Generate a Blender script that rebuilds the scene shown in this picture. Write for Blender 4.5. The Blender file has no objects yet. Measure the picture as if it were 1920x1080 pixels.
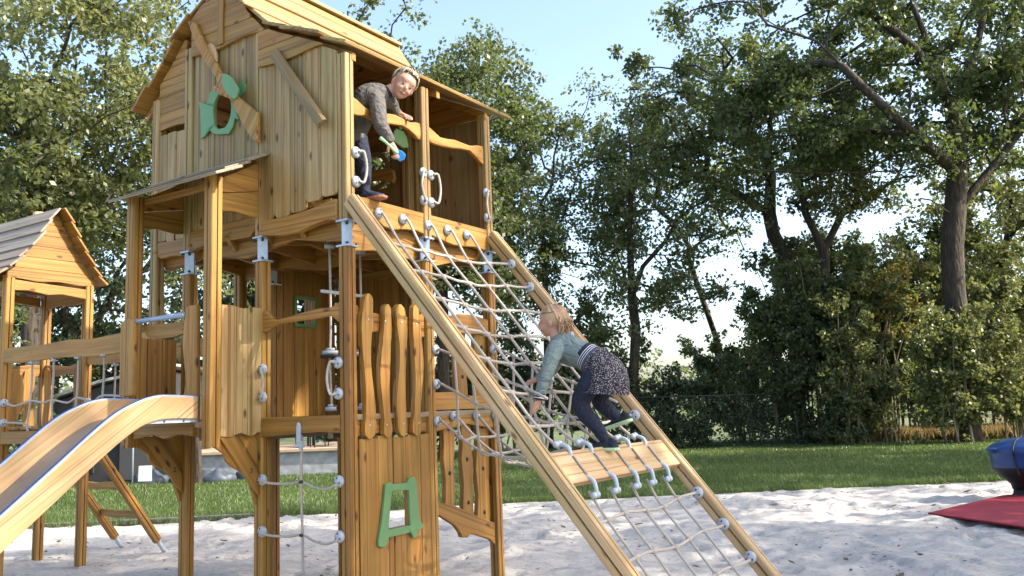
import bpy, bmesh, math, random
import numpy as np
from mathutils import Vector, Matrix
random.seed(7)
RNG = np.random.default_rng(11)
C = bpy.context.scene.collection
sc = bpy.context.scene

# ------------------------------------------------------------------ camera
F_PX = 1631.54
PITCH, ROLL = 0.1375, -0.0374
cam_d = bpy.data.cameras.new('Camera')
cam_d.sensor_width = 36.0
cam_d.lens = F_PX / 1920 * 36
cam_d.clip_end = 900
cam = bpy.data.objects.new('Camera', cam_d)
C.objects.link(cam)
_F = Vector((0, math.cos(PITCH), math.sin(PITCH)))
_R0 = Vector((1, 0, 0)); _U0 = _R0.cross(_F)
_R = math.cos(ROLL) * _R0 + math.sin(ROLL) * _U0
_U = -math.sin(ROLL) * _R0 + math.cos(ROLL) * _U0
cm = Matrix(((_R.x, _U.x, -_F.x, 0), (_R.y, _U.y, -_F.y, 0), (_R.z, _U.z, -_F.z, 1.5), (0, 0, 0, 1)))
cam.matrix_world = cm
sc.camera = cam

# ------------------------------------------------------------------ light
SUN_EL = math.radians(37)
SUN_AZ = math.radians(-13)            # direction towards the sun, measured from +x to +y
sun_dir = Vector((math.cos(SUN_AZ) * math.cos(SUN_EL), math.sin(SUN_AZ) * math.cos(SUN_EL), math.sin(SUN_EL)))
sd = bpy.data.lights.new('Sun', 'SUN')
sd.energy = 3.5
sd.angle = math.radians(0.6)
sd.color = (1.0, 0.91, 0.78)
so = bpy.data.objects.new('Sun', sd)
C.objects.link(so)
so.rotation_euler = sun_dir.to_track_quat('Z', 'Y').to_euler()
so.location = (20, 0, 30)
w = bpy.data.worlds.new('World')
sc.world = w
w.use_nodes = True
nt = w.node_tree
bg = nt.nodes['Background']
sky = nt.nodes.new('ShaderNodeTexSky')
sky.sky_type = 'NISHITA'
sky.sun_disc = False
sky.sun_elevation = SUN_EL
sky.sun_rotation = math.pi / 2 - SUN_AZ
sky.air_density = 1.0
sky.dust_density = 3.0
sky.ozone_density = 1.0
nt.links.new(sky.outputs[0], bg.inputs[0])
bg.inputs[1].default_value = 0.15
sc.view_settings.view_transform = 'Standard'
sc.view_settings.look = 'None'
sc.view_settings.exposure = 1.66
sc.view_settings.gamma = 1.0

# ------------------------------------------------------------------ structure frame
TH = 0.9961
CX, CY = -1.1375, 5.9591
ct, st = math.cos(TH), math.sin(TH)
def W(u, v, z):
    return Vector((CX + ct * u - st * v, CY + st * u + ct * v, z))
def WD(u, v, z):
    return Vector((ct * u - st * v, st * u + ct * v, z))

# ------------------------------------------------------------------ materials
def new_mat(name):
    m = bpy.data.materials.new(name); m.use_nodes = True
    n = m.node_tree
    return m, n, n.nodes['Principled BSDF']
def lnk(n, a, b): n.links.new(a, b)
def ramp(n, stops):
    r = n.nodes.new('ShaderNodeValToRGB')
    el = r.color_ramp.elements
    while len(el) < len(stops): el.new(0.5)
    for e, (p, c) in zip(el, stops):
        e.position = p
        e.color = (c[0], c[1], c[2], 1)
    return r
def simple(name, col, rough=0.5, metal=0.0, noise=0.0, scale=30, bump=0.0):
    m, n, b = new_mat(name)
    b.inputs['Base Color'].default_value = (*col, 1)
    b.inputs['Roughness'].default_value = rough
    b.inputs['Metallic'].default_value = metal
    if noise or bump:
        tc = n.nodes.new('ShaderNodeTexCoord')
        nz = n.nodes.new('ShaderNodeTexNoise'); nz.inputs['Scale'].default_value = scale
        nz.inputs['Detail'].default_value = 6
        lnk(n, tc.outputs['Object'], nz.inputs['Vector'])
        k = noise
        r = ramp(n, [(0.3, [c * (1 - k) for c in col]), (0.7, [min(1, c * (1 + k)) for c in col])])
        lnk(n, nz.outputs[0], r.inputs[0]); lnk(n, r.outputs[0], b.inputs['Base Color'])
        if bump:
            bp = n.nodes.new('ShaderNodeBump'); bp.inputs['Strength'].default_value = bump
            bp.inputs['Distance'].default_value = 0.01
            lnk(n, nz.outputs[0], bp.inputs['Height']); lnk(n, bp.outputs[0], b.inputs['Normal'])
    return m
def wood(name, dark, mid, light, knot=True, rough=0.55, streak=26, lines=.8):
    m, n, b = new_mat(name)
    at = n.nodes.new('ShaderNodeAttribute'); at.attribute_name = 'gr'
    tn = n.nodes.new('ShaderNodeAttribute'); tn.attribute_name = 'tn'
    mp = n.nodes.new('ShaderNodeMapping'); mp.inputs['Scale'].default_value = (1.1, streak, streak)
    lnk(n, at.outputs['Vector'], mp.inputs['Vector'])
    # knots bend the grain
    kp = n.nodes.new('ShaderNodeMapping'); kp.inputs['Scale'].default_value = (5.0, 12, 12)
    lnk(n, at.outputs['Vector'], kp.inputs['Vector'])
    vo = n.nodes.new('ShaderNodeTexVoronoi'); vo.inputs['Scale'].default_value = 1.0
    lnk(n, kp.outputs[0], vo.inputs['Vector'])
    n1 = n.nodes.new('ShaderNodeTexNoise'); n1.inputs['Scale'].default_value = 1.0
    n1.inputs['Detail'].default_value = 7; n1.inputs['Roughness'].default_value = 0.62
    n1.inputs['Distortion'].default_value = 0.5
    lnk(n, mp.outputs[0], n1.inputs['Vector'])
    r1 = ramp(n, [(0.26, dark), (0.47, mid), (0.70, light)])
    lnk(n, n1.outputs[0], r1.inputs[0])
    # greenish / reddish broad stains
    m2 = n.nodes.new('ShaderNodeMapping'); m2.inputs['Scale'].default_value = (1.3, 5, 5)
    lnk(n, at.outputs['Vector'], m2.inputs['Vector'])
    n2 = n.nodes.new('ShaderNodeTexNoise'); n2.inputs['Scale'].default_value = 1.0; n2.inputs['Detail'].default_value = 3
    lnk(n, m2.outputs[0], n2.inputs['Vector'])
    r2 = ramp(n, [(0.3, (1.06, 0.93, 0.80)), (0.5, (1, 1, 1)), (0.70, (0.84, 0.90, 0.74))])
    lnk(n, n2.outputs[0], r2.inputs[0])
    mx = n.nodes.new('ShaderNodeMix'); mx.data_type = 'RGBA'; mx.blend_type = 'MULTIPLY'; mx.inputs[0].default_value = 1
    lnk(n, r1.outputs[0], mx.inputs[6]); lnk(n, r2.outputs[0], mx.inputs[7])
    # tint per board
    r3 = ramp(n, [(0.0, (0.70, 0.62, 0.52)), (0.5, (1, 1, 1)), (1.0, (1.16, 1.16, 1.2))])
    lnk(n, tn.outputs['Fac'], r3.inputs[0])
    mx2 = n.nodes.new('ShaderNodeMix'); mx2.data_type = 'RGBA'; mx2.blend_type = 'MULTIPLY'; mx2.inputs[0].default_value = 1
    lnk(n, mx.outputs[2], mx2.inputs[6]); lnk(n, r3.outputs[0], mx2.inputs[7])
    out = mx2.outputs[2]
    if knot:
        rk = ramp(n, [(0.08, (0.14, 0.08, 0.045)), (0.14, (0.42, 0.28, 0.18)), (0.22, (1, 1, 1))])
        sx = n.nodes.new('ShaderNodeSeparateColor'); lnk(n, vo.outputs['Color'], sx.inputs[0])
        gt = n.nodes.new('ShaderNodeMath'); gt.operation = 'GREATER_THAN'; gt.inputs[1].default_value = .42; lnk(n, sx.outputs[0], gt.inputs[0])
        ad = n.nodes.new('ShaderNodeMath'); ad.operation = 'ADD'; lnk(n, gt.outputs[0], ad.inputs[0]); lnk(n, vo.outputs['Distance'], ad.inputs[1])
        lnk(n, ad.outputs[0], rk.inputs[0])
        mx3 = n.nodes.new('ShaderNodeMix'); mx3.data_type = 'RGBA'; mx3.blend_type = 'MULTIPLY'; mx3.inputs[0].default_value = 0.9
        lnk(n, out, mx3.inputs[6]); lnk(n, rk.outputs[0], mx3.inputs[7]); out = mx3.outputs[2]
    m5 = n.nodes.new('ShaderNodeMapping'); m5.inputs['Scale'].default_value = (.12, 55, 55)
    lnk(n, at.outputs['Vector'], m5.inputs['Vector'])
    n5 = n.nodes.new('ShaderNodeTexNoise'); n5.inputs['Scale'].default_value = 1.0; n5.inputs['Detail'].default_value = 1
    lnk(n, m5.outputs[0], n5.inputs['Vector'])
    r5 = ramp(n, [(0.335, (.48, .40, .34)), (0.385, (1, 1, 1))]); lnk(n, n5.outputs[0], r5.inputs[0])
    mx5 = n.nodes.new('ShaderNodeMix'); mx5.data_type = 'RGBA'; mx5.blend_type = 'MULTIPLY'; mx5.inputs[0].default_value = lines
    lnk(n, out, mx5.inputs[6]); lnk(n, r5.outputs[0], mx5.inputs[7]); out = mx5.outputs[2]
    lnk(n, out, b.inputs['Base Color'])
    b.inputs['Roughness'].default_value = rough
    bp = n.nodes.new('ShaderNodeBump'); bp.inputs['Strength'].default_value = 0.35; bp.inputs['Distance'].default_value = 0.004
    lnk(n, n1.outputs[0], bp.inputs['Height']); lnk(n, bp.outputs[0], b.inputs['Normal'])
    return m

M = {}
M['amber'] = wood('honey_wood', (0.150, 0.070, 0.011), (0.285, 0.143, 0.026), (0.385, 0.215, 0.052))
M['pale'] = wood('pale_pine', (0.165, 0.100, 0.034), (0.300, 0.200, 0.078), (0.41, 0.295, 0.135))
M['rail'] = wood('turned_pine', (0.27, 0.165, 0.075), (0.41, 0.275, 0.135), (0.50, 0.365, 0.21), streak=16)
M['grey'] = wood('weathered_wood', (0.15, 0.115, 0.08), (0.26, 0.21, 0.16), (0.38, 0.32, 0.26))
M['glulam'] = wood('laminated_wood', (0.24, 0.145, 0.068), (0.37, 0.24, 0.12), (0.45, 0.31, 0.175), streak=34, knot=False)
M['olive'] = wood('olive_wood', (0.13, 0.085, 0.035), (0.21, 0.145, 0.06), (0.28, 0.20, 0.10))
M['steel'] = simple('galvanised_steel', (0.38, 0.45, 0.56), 0.42, 0.35, 0.12, 60)
M['dark_bolt'] = simple('dark_bolt', (0.02, 0.025, 0.04), 0.4)
M['knob'] = simple('grey_plastic', (0.35, 0.385, 0.43), 0.5, 0, 0.05, 40)
M['white_plastic'] = simple('pale_blue_plastic', (0.40, 0.455, 0.53), 0.4)
M['rope'] = simple('beige_rope', (0.41, 0.37, 0.33), 0.85, 0, 0.25, 220, 0.6)
M['green'] = simple('green_panel', (0.125, 0.265, 0.110), 0.45, 0, 0.05, 12)
M['blue_edge'] = simple('blue_edge', (0.015, 0.035, 0.13), 0.35)
M['light_edge'] = simple('light_blue_edge', (0.26, 0.33, 0.48), 0.3)
M['chute'] = simple('brushed_steel', (0.20, 0.205, 0.22), 0.38, 0.7, 0.1, 20)
M['black'] = simple('black_rubber', (0.007, 0.007, 0.009), 0.6)
M['blue_shell'] = simple('blue_plastic', (0.005, 0.040, 0.16), 0.32)
M['red'] = simple('red_rubber', (0.24, 0.008, 0.024), 0.75, 0, 0.15, 60, 0.3)
M['bark'] = simple('bark', (0.050, 0.040, 0.031), 0.95, 0, 0.5, 14, 1.0)
for nd in M['bark'].node_tree.nodes:
    if nd.type == 'BUMP': nd.inputs['Distance'].default_value = .06
    if nd.type == 'TEX_NOISE':
        mp_ = M['bark'].node_tree.nodes.new('ShaderNodeMapping'); mp_.inputs['Scale'].default_value = (1, 1, .22)
        src = nd.inputs['Vector'].links[0].from_socket
        M['bark'].node_tree.links.new(src, mp_.inputs['Vector']); M['bark'].node_tree.links.new(mp_.outputs[0], nd.inputs['Vector'])
M['stem'] = simple('pale_stem', (0.22, 0.18, 0.12), 0.9, 0, 0.3, 12, 0.5)
M['hut'] = simple('dark_hut_paint', (0.035, 0.036, 0.038), 0.7, 0, 0.2, 4)
M['stone'] = simple('grey_stone', (0.30, 0.31, 0.33), 0.85, 0, 0.3, 5, 0.6)
M['deckstone'] = simple('tan_paving', (0.42, 0.31, 0.22), 0.8, 0, 0.15, 4)
M['wire'] = simple('fence_wire', (0.05, 0.055, 0.05), 0.6, 0.3)
M['white'] = simple('white_paper', (0.75, 0.76, 0.75), 0.7)
M['tarp'] = simple('blue_grey_tarp', (0.05, 0.065, 0.09), 0.55, 0, 0.3, 5, 0.5)
M['kerb'] = simple('grey_kerb', (0.17, 0.165, 0.16), 0.85, 0, 0.2, 8)

def leaf_mat(name, cols, trans=0.4, tcol=(0.20, 0.26, 0.03)):
    m = bpy.data.materials.new(name); m.use_nodes = True
    n = m.node_tree; n.nodes.clear()
    out = n.nodes.new('ShaderNodeOutputMaterial')
    at = n.nodes.new('ShaderNodeAttribute'); at.attribute_name = 'tn'
    k = len(cols)
    r = ramp(n, [(i / (k - 1), c) for i, c in enumerate(cols)])
    lnk(n, at.outputs['Fac'], r.inputs[0])
    pr = n.nodes.new('ShaderNodeBsdfPrincipled'); pr.inputs['Roughness'].default_value = 0.42
    lnk(n, r.outputs[0], pr.inputs['Base Color'])
    tr = n.nodes.new('ShaderNodeBsdfTranslucent')
    mx = n.nodes.new('ShaderNodeMix'); mx.data_type = 'RGBA'; mx.inputs[0].default_value = 0.6
    lnk(n, r.outputs[0], mx.inputs[6]); mx.inputs[7].default_value = (*tcol, 1)
    lnk(n, mx.outputs[2], tr.inputs['Color'])
    ms = n.nodes.new('ShaderNodeMixShader'); ms.inputs[0].default_value = trans
    lnk(n, pr.outputs[0], ms.inputs[1]); lnk(n, tr.outputs[0], ms.inputs[2])
    lnk(n, ms.outputs[0], out.inputs['Surface'])
    return m
M['oak'] = leaf_mat('oak_leaves', [(0.055, 0.085, 0.044), (0.105, 0.138, 0.062), (0.18, 0.20, 0.10)])
M['leaf_light'] = leaf_mat('light_leaves', [(0.080, 0.108, 0.050), (0.145, 0.170, 0.075), (0.25, 0.25, 0.12)], 0.42, (0.30, 0.32, 0.06))
M['leaf_mid'] = leaf_mat('mid_leaves', [(0.065, 0.092, 0.050), (0.120, 0.146, 0.070), (0.20, 0.21, 0.11)], 0.45)
M['leaf_dark'] = leaf_mat('dark_leaves', [(0.030, 0.050, 0.030), (0.055, 0.082, 0.042), (0.095, 0.125, 0.060)], 0.25)
M['leaf_autumn'] = leaf_mat('autumn_leaves', [(0.06, 0.085, 0.025), (0.14, 0.14, 0.03), (0.24, 0.13, 0.035)], 0.5, (0.4, 0.32, 0.06))
M['grassblade'] = leaf_mat('grass_blades', [(0.05, 0.085, 0.028), (0.09, 0.140, 0.042), (0.155, 0.205, 0.07)], 0.35, (0.18, 0.28, 0.03))
M['drygrass'] = leaf_mat('dry_grass_blades', [(0.16, 0.13, 0.05), (0.28, 0.21, 0.09), (0.38, 0.29, 0.14)], 0.35, (0.4, 0.3, 0.12))
M['litter'] = leaf_mat('fallen_leaves', [(0.03, 0.02, 0.014), (0.07, 0.045, 0.025), (0.14, 0.08, 0.035)], 0.1, (0.2, 0.1, 0.03))

# ------------------------------------------------------------------ mesh builder
class MB:
    def __init__(s, frame=True):
        s.v = []; s.f = []; s.gr = []; s.tn = []; s.fm = []; s.mi = 0; s.frame = frame; s.sm = []; s.smooth = False
    def _add(s, vs, fs, g=(0, 0, 1), tint=None, off=None):
        """vs in structure (u,v,z) when frame else world"""
        g = Vector(g).normalized()
        a = Vector((1, 0, 0)) if abs(g.x) < 0.8 else Vector((0, 1, 0))
        n1 = g.cross(a).normalized(); n2 = g.cross(n1)
        if off is None: off = Vector((random.uniform(0, 50), random.uniform(0, 50), random.uniform(0, 50)))
        if tint is None: tint = random.uniform(0.15, 0.85)
        b = len(s.v)
        for p in vs:
            p = Vector(p)
            s.gr.append((p.dot(g) + off.x, p.dot(n1) + off.y, p.dot(n2) + off.z))
            s.tn.append(tint)
            s.v.append(W(*p) if s.frame else p)
        for f in fs:
            s.f.append([b + i for i in f]); s.fm.append(s.mi); s.sm.append(s.smooth)
    def slab(s, pts, th, g=(0, 0, 1), tint=None):
        """planar outline pts extruded by vector th"""
        th = Vector(th); pts = [Vector(p) for p in pts]; n = len(pts)
        nor = Vector((0, 0, 0))
        for i in range(n): nor += pts[i].cross(pts[(i + 1) % n])
        if nor.dot(th) < 0: pts = pts[::-1]
        vs = pts + [p + th for p in pts]
        fs = [list(range(n))[::-1], [n + i for i in range(n)]]
        for i in range(n):
            j = (i + 1) % n
            fs.append([i, j, n + j, n + i])
        s._add(vs, fs, g, tint)
    def box(s, a, b, g=None, tint=None):
        x0, y0, z0 = [min(a[i], b[i]) for i in range(3)]; x1, y1, z1 = [max(a[i], b[i]) for i in range(3)]
        if g is None:
            d = (x1 - x0, y1 - y0, z1 - z0); k = d.index(max(d)); g = [0, 0, 0]; g[k] = 1
        s.slab([(x0, y0, z0), (x1, y0, z0), (x1, y1, z0), (x0, y1, z0)], (0, 0, z1 - z0), g, tint)
    def prism(s, prof, p0, p1, ax, ay, tint=None):
        """profile (x,y) swept from p0 to p1 with section axes ax, ay"""
        p0, p1, ax, ay = map(Vector, (p0, p1, ax, ay))
        pts = [p0 + ax * x + ay * y for x, y in prof]
        s.slab(pts, p1 - p0, p1 - p0, tint)
    def post(s, u, v, z0, z1, h=0.045, tint=None):
        s.prism(POSTP(h), (u, v, z0), (u, v, z1), (1, 0, 0), (0, 1, 0), tint)
    def tube(s, pts, r, seg=6, smooth=True, cap=True, tint=None, spl=0):
        P = [Vector(p) for p in pts]
        if spl: P = catmull(P, spl)
        R = r if isinstance(r, (list, tuple)) else None
        if R and len(R) != len(P):
            R = [np.interp(i / (len(P) - 1), np.linspace(0, 1, len(R)), R) for i in range(len(P))]
        n = len(P); vs = []
        t0 = (P[1] - P[0]).normalized()
        a = Vector((0, 0, 1)) if abs(t0.z) < 0.9 else Vector((1, 0, 0))
        nx = t0.cross(a).normalized()
        for i in range(n):
            t = (P[min(i + 1, n - 1)] - P[max(i - 1, 0)])
            t = t.normalized() if t.length > 1e-9 else t0
            nx = (nx - t * nx.dot(t)).normalized(); ny = t.cross(nx)
            rr = R[i] if R else r
            for k in range(seg):
                an = 2 * math.pi * k / seg
                vs.append(P[i] + (nx * math.cos(an) + ny * math.sin(an)) * rr)
        fs = []
        for i in range(n - 1):
            for k in range(seg):
                k2 = (k + 1) % seg
                fs.append([i * seg + k, i * seg + k2, (i + 1) * seg + k2, (i + 1) * seg + k])
        if cap:
            fs.append([k for k in range(seg)][::-1]); fs.append([(n - 1) * seg + k for k in range(seg)])
        o = s.smooth; s.smooth = smooth
        s._add(vs, fs, P[-1] - P[0] if (P[-1] - P[0]).length > 1e-6 else (0, 0, 1), tint); s.smooth = o
    def blob(s, c, r, axes=None, nu=12, nv=8, fn=None):
        c = Vector(c); r = (r, r, r) if not isinstance(r, (tuple, list)) else r
        if axes is None: axes = (Vector((1, 0, 0)), Vector((0, 1, 0)), Vector((0, 0, 1)))
        axes = [Vector(a).normalized() for a in axes]
        vs = []
        for j in range(nv + 1):
            th = math.pi * j / nv
            for i in range(nu):
                ph = 2 * math.pi * i / nu
                x, y, z = math.sin(th) * math.cos(ph), math.sin(th) * math.sin(ph), math.cos(th)
                if fn: x, y, z = fn(x, y, z)
                vs.append(c + axes[0] * x * r[0] + axes[1] * y * r[1] + axes[2] * z * r[2])
        fs = []
        for j in range(nv):
            for i in range(nu):
                i2 = (i + 1) % nu
                q = [j * nu + i, (j + 1) * nu + i, (j + 1) * nu + i2, j * nu + i2]
                if j == 0: q = [q[0], q[1], q[2]]
                elif j == nv - 1: q = [q[0], q[1], q[3]]
                fs.append(q)
        o = s.smooth; s.smooth = True
        s._add(vs, fs); s.smooth = o
    def build(s, name, mats, parent=None, bevel=0.0, seg=2, label=None):
        me = bpy.data.meshes.new(name)
        me.from_pydata([tuple(p) for p in s.v], [], s.f)
        if not isinstance(mats, (list, tuple)): mats = [mats]
        for m in mats: me.materials.append(M[m] if isinstance(m, str) else m)
        me.polygons.foreach_set('material_index', s.fm)
        me.polygons.foreach_set('use_smooth', s.sm)
        a = me.attributes.new('gr', 'FLOAT_VECTOR', 'POINT'); a.data.foreach_set('vector', np.array(s.gr, 'f').ravel())
        a = me.attributes.new('tn', 'FLOAT', 'POINT'); a.data.foreach_set('value', np.array(s.tn, 'f'))
        o = bpy.data.objects.new(name, me); C.objects.link(o)
        if parent: adopt(o, parent)
        if bevel:
            b = o.modifiers.new('bevel', 'BEVEL'); b.width = bevel; b.segments = seg; b.limit_method = 'ANGLE'
            b.angle_limit = math.radians(35); b.harden_normals = False
        if label: o['label'] = label
        return o
def adopt(o, parent):
    o.parent = parent
    m = parent.get('_m')
    o.matrix_parent_inverse = Matrix.Translation(parent_loc(parent)).inverted()
LOC = {}
def parent_loc(p): return LOC.get(p.name, Vector((0, 0, 0)))
def thing(name, label, cat, loc, group=None):
    o = bpy.data.objects.new(name, None); C.objects.link(o)
    o.location = loc; o.empty_display_size = 0.2
    LOC[o.name] = Vector(loc)
    o['label'] = label; o['category'] = cat
    if group: o['group'] = group
    return o
def tag(o, label, cat, group=None):
    o['label'] = label; o['category'] = cat
    if group: o['group'] = group
    return o
def catmull(P, k):
    out = []
    n = len(P)
    for i in range(n - 1):
        p0 = P[max(i - 1, 0)]; p1 = P[i]; p2 = P[i + 1]; p3 = P[min(i + 2, n - 1)]
        for j in range(k):
            t = j / k
            out.append(0.5 * ((2 * p1) + (p2 - p0) * t + (2 * p0 - 5 * p1 + 4 * p2 - p3) * t * t + (3 * p1 - p0 - 3 * p2 + p3) * t ** 3))
    out.append(P[-1])
    return out
def POSTP(h, k=1.0, gw=0.0055, gd=0.018, r=0.016):
    """square profile with rounded corners and a groove in each face; k stretches y"""
    pts = []
    hy = h * k
    q = 4
    def corner(cx, cy, a0):
        for i in range(q + 1):
            a = a0 + math.pi / 2 * i / q
            pts.append((cx + r * math.cos(a), cy + r * math.sin(a)))
    def groove(fx, fy, dx, dy):
        # centre of face fx,fy; direction along the face dx,dy (going counter-clockwise)
        nx, ny = -fx / (abs(fx) + 1e-9) if fx else 0, -fy / (abs(fy) + 1e-9) if fy else 0
        pts.append((fx - dx * gw, fy - dy * gw)); pts.append((fx - dx * gw * .4 + nx * gd, fy - dy * gw * .4 + ny * gd))
        pts.append((fx + dx * gw * .4 + nx * gd, fy + dy * gw * .4 + ny * gd)); pts.append((fx + dx * gw, fy + dy * gw))
    groove(h, 0, 0, 1); corner(h - r, hy - r, 0)
    groove(0, hy, -1, 0); corner(-h + r, hy - r, math.pi / 2)
    groove(-h, 0, 0, -1); corner(-h + r, -hy + r, math.pi)
    groove(0, -hy, 1, 0); corner(h - r, -hy + r, 1.5 * math.pi)
    return pts
def kn(mb, c, n, r=0.042, th=0.026):
    """a round grey rope knob standing on a post, axis n"""
    n = Vector(n).normalized()
    a = Vector((0, 0, 1)) if abs(n.z) < 0.9 else Vector((1, 0, 0))
    x = n.cross(a).normalized(); y = n.cross(x)
    mb.mi = 0
    mb.blob(c, (r, r, th), (x, y, n), 16, 8)
    mb.mi = 1
    for k in range(3):
        an = k * 2.094 + 0.6
        mb.blob(Vector(c) + (x * math.cos(an) + y * math.sin(an)) * r * 0.52 + n * th * 0.86, (0.007, 0.007, 0.003), (x, y, n), 8, 4)
    mb.mi = 0


# ================================================================== PLAY TOWER
tower = thing('play_tower', 'tall two-storey honey-coloured wooden play tower with shingled gable roof', 'play tower', W(0.86, 0.86, 0))
def vb(x, k='u', c=0.0):
    """2D outline points -> 3D on plane u=c (points are v,z) or v=c (points are u,z)"""
    return [((c, a, b) if k == 'u' else (a, c, b)) for a, b in x]
def smooth2(pts, k=3):
    n = len(pts); out = []
    P = [Vector((a, b, 0)) for a, b in pts]
    for i in range(n):
        p0, p1, p2, p3 = P[i - 1], P[i], P[(i + 1) % n], P[(i + 2) % n]
        for j in range(k):
            t = j / k
            q = 0.5 * ((2 * p1) + (p2 - p0) * t + (2 * p0 - 5 * p1 + 4 * p2 - p3) * t * t + (3 * p1 - p0 - 3 * p2 + p3) * t ** 3)
            out.append((q.x, q.y))
    return out
T = tower
S = 0.86
# --- posts with steel connector plates
def bracket(u, v, parent):
    mb = MB()
    dx, dy = .7071, .7071
    for s_ in (-1, 1):
        c = Vector((u, v, 0)) - Vector((dx, dy, 0)) * (.034 * s_); e = Vector((dy, -dx, 0)) * .036; t = Vector((dx, dy, 0)) * .006
        mb.slab([c - e + Vector((0, 0, 2.667)), c + e + Vector((0, 0, 2.667)), c + e + Vector((0, 0, 2.833)), c - e + Vector((0, 0, 2.833))], t)
    for s_ in (-1, 1):
        c = Vector((u, v, 0)) + Vector((dy, -dx, 0)) * (.030 * s_); e = Vector((dx, dy, 0)) * .027; t = Vector((dy, -dx, 0)) * .004
        mb.slab([c - e + Vector((0, 0, 2.667)), c + e + Vector((0, 0, 2.667)), c + e + Vector((0, 0, 2.833)), c - e + Vector((0, 0, 2.833))], t)
    mb.box((u - .054, v - .054, 2.655), (u + .054, v + .054, 2.667)); mb.box((u - .054, v - .054, 2.833), (u + .054, v + .054, 2.845))
    mb.mi = 1
    for s_ in (-1, 1):
        for z in (2.680, 2.820): mb.blob((u - .7071 * .036 * s_, v - .7071 * .036 * s_, z), (.011, .011, .012), nu=8, nv=5)
    for a_ in (-1, 1):
        for b_ in (-1, 1):
            for z in (2.676, 2.824): mb.blob((u + a_ * .044, v + b_ * .044, z), (.009, .009, .009), nu=6, nv=4)
    mb.build('connector_plate', ['steel', 'dark_bolt'], parent)
UP = {(0, 0): 4.06, (0, 1): 4.47, (0, 2): 4.55, (1, 0): 4.06, (2, 0): 4.06, (2, 1): 4.5, (2, 2): 4.5, (1, 2): 4.5}
for (i, j), top in UP.items():
    mb = MB(); mb.post(i * S, j * S, -0.25, 2.655)
    p = mb.build('post', 'amber', T)
    bracket(i * S, j * S, p)
    mb = MB(); mb.post(i * S, j * S, 2.845, top)
    mb.build('post', 'pale', T)
for (u, v, z0, z1) in ((0, 2.15, 1.33, 4.2), (.86, 2.15, 1.33, 4.2), (1.72, 2.15, 1.33, 4.2)):
    mb = MB(); mb.post(u, v, z0, z1); mb.build('post', 'pale' if u == 0 else 'amber', T)
# porch posts
for v in (.86, 1.78):
    mb = MB(); mb.post(-.45, v, 1.315, 3.22, 0.048, .55); mb.build('post', 'amber', T)
# --- floors
mb = MB()
n = 12
for k in range(n):
    v0 = -.035 + k * (2.2 / n)
    mb.box((.05 if k == 0 else .0, v0 + .002, 2.992), (1.72, v0 + 2.2 / n - .002, 3.03), (1, 0, 0))
for v in (.05, .43, .80, 1.2, 1.66, 2.1):
    mb.slab(vb(smooth2([(.03, 2.985), (.9, 2.985), (1.69, 2.985), (1.69, 2.80), (1.3, 2.83), (.86, 2.78), (.45, 2.84), (.03, 2.79)], 2), 'v', v), (0, .045, 0), (1, 0, 0), .35)
for u in (.05, .86, 1.62):
    mb.slab(vb(smooth2([(.1, 2.978), (1.1, 2.978), (2.1, 2.978), (2.1, 2.74), (1.6, 2.80), (1.1, 2.72), (.6, 2.80), (.1, 2.72)], 2), 'u', u), (.045, 0, 0), (0, 1, 0), .3)
mb.build('upper_floor', 'amber', T, .003)
mb = MB()
for k in range(12):
    v0 = -.04 + k * (2.2 / 12)
    mb.box((0, v0 + .002, 1.462), (1.76, v0 + 2.2 / 12 - .002, 1.5), (1, 0, 0))
for k in range(6):
    v0 = .87 + k * .155
    mb.box((-.46, v0 + .002, 1.45), (-.005, v0 + .153, 1.488), (1, 0, 0))
for v in (.2, .9, 1.6): mb.box((.05, v, 1.34), (1.67, v + .05, 1.46))
mb.build('lower_floor', 'grey', T, .003)
# --- beams
def part(name, outl, k, c, th, mat='amber', g=(0, 0, 1), bev=.006, sm=0, parent=None, tint=None):
    mb = MB(); mb.slab(vb(smooth2(outl, sm) if sm else outl, k, c), th, g, tint)
    return mb.build(name, mat, parent or T, bev)
UAX = (1, 0, 0); VAX = (0, 1, 0)
part('beam', [(.043, 3.03), (.817, 3.03), (.817, 2.866), (.723, 2.88), (.596, 2.869), (.473, 2.846), (.355, 2.852), (.242, 2.913), (.131, 2.945), (.043, 2.957)], 'v', -.032, (0, .045, 0), g=UAX, tint=.75)
part('beam', [(.903, 3.03), (1.677, 3.03), (1.677, 2.845), (1.493, 2.856), (1.341, 2.84), (1.195, 2.833), (1.02, 2.856), (.903, 2.872)], 'v', -.032, (0, .045, 0), g=UAX, tint=.75)
part('beam', [(.05, 2.934), (1.67, 2.95), (1.67, 2.779), (1.536, 2.763), (1.309, 2.713), (1.024, 2.644), (0.824, 2.663), (0.573, 2.681), (0.336, 2.683), (0.05, 2.641)], 'v', .055, (0, .035, 0), g=UAX, tint=.3)
part('beam', [(.817, 2.957), (.591, 2.947), (.342, 2.96), (.044, 3.0), (.044, 2.845), (.131, 2.862), (.263, 2.843), (.425, 2.816), (.591, 2.816), (.817, 2.844)], 'u', -.06, (.06, 0, 0), g=VAX)
part('beam', [(1.675, 3.0), (.905, 3.014), (.905, 2.909), (.973, 2.858), (1.156, 2.862), (1.5, 2.866), (1.675, 2.83)], 'u', -.035, (.055, 0, 0), g=VAX)
part('beam', [(2.105, 2.969), (1.912, 2.958), (1.765, 2.961), (1.765, 2.814), (1.909, 2.833), (2.049, 2.825), (2.105, 2.856)], 'u', -.035, (.055, 0, 0), g=VAX)
part('beam', [(.817, 1.501), (.043, 1.50), (.043, 1.379), (.224, 1.389), (.432, 1.382), (.647, 1.37), (.817, 1.36)], 'u', -.05, (.05, 0, 0), g=VAX, tint=.35)
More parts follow.
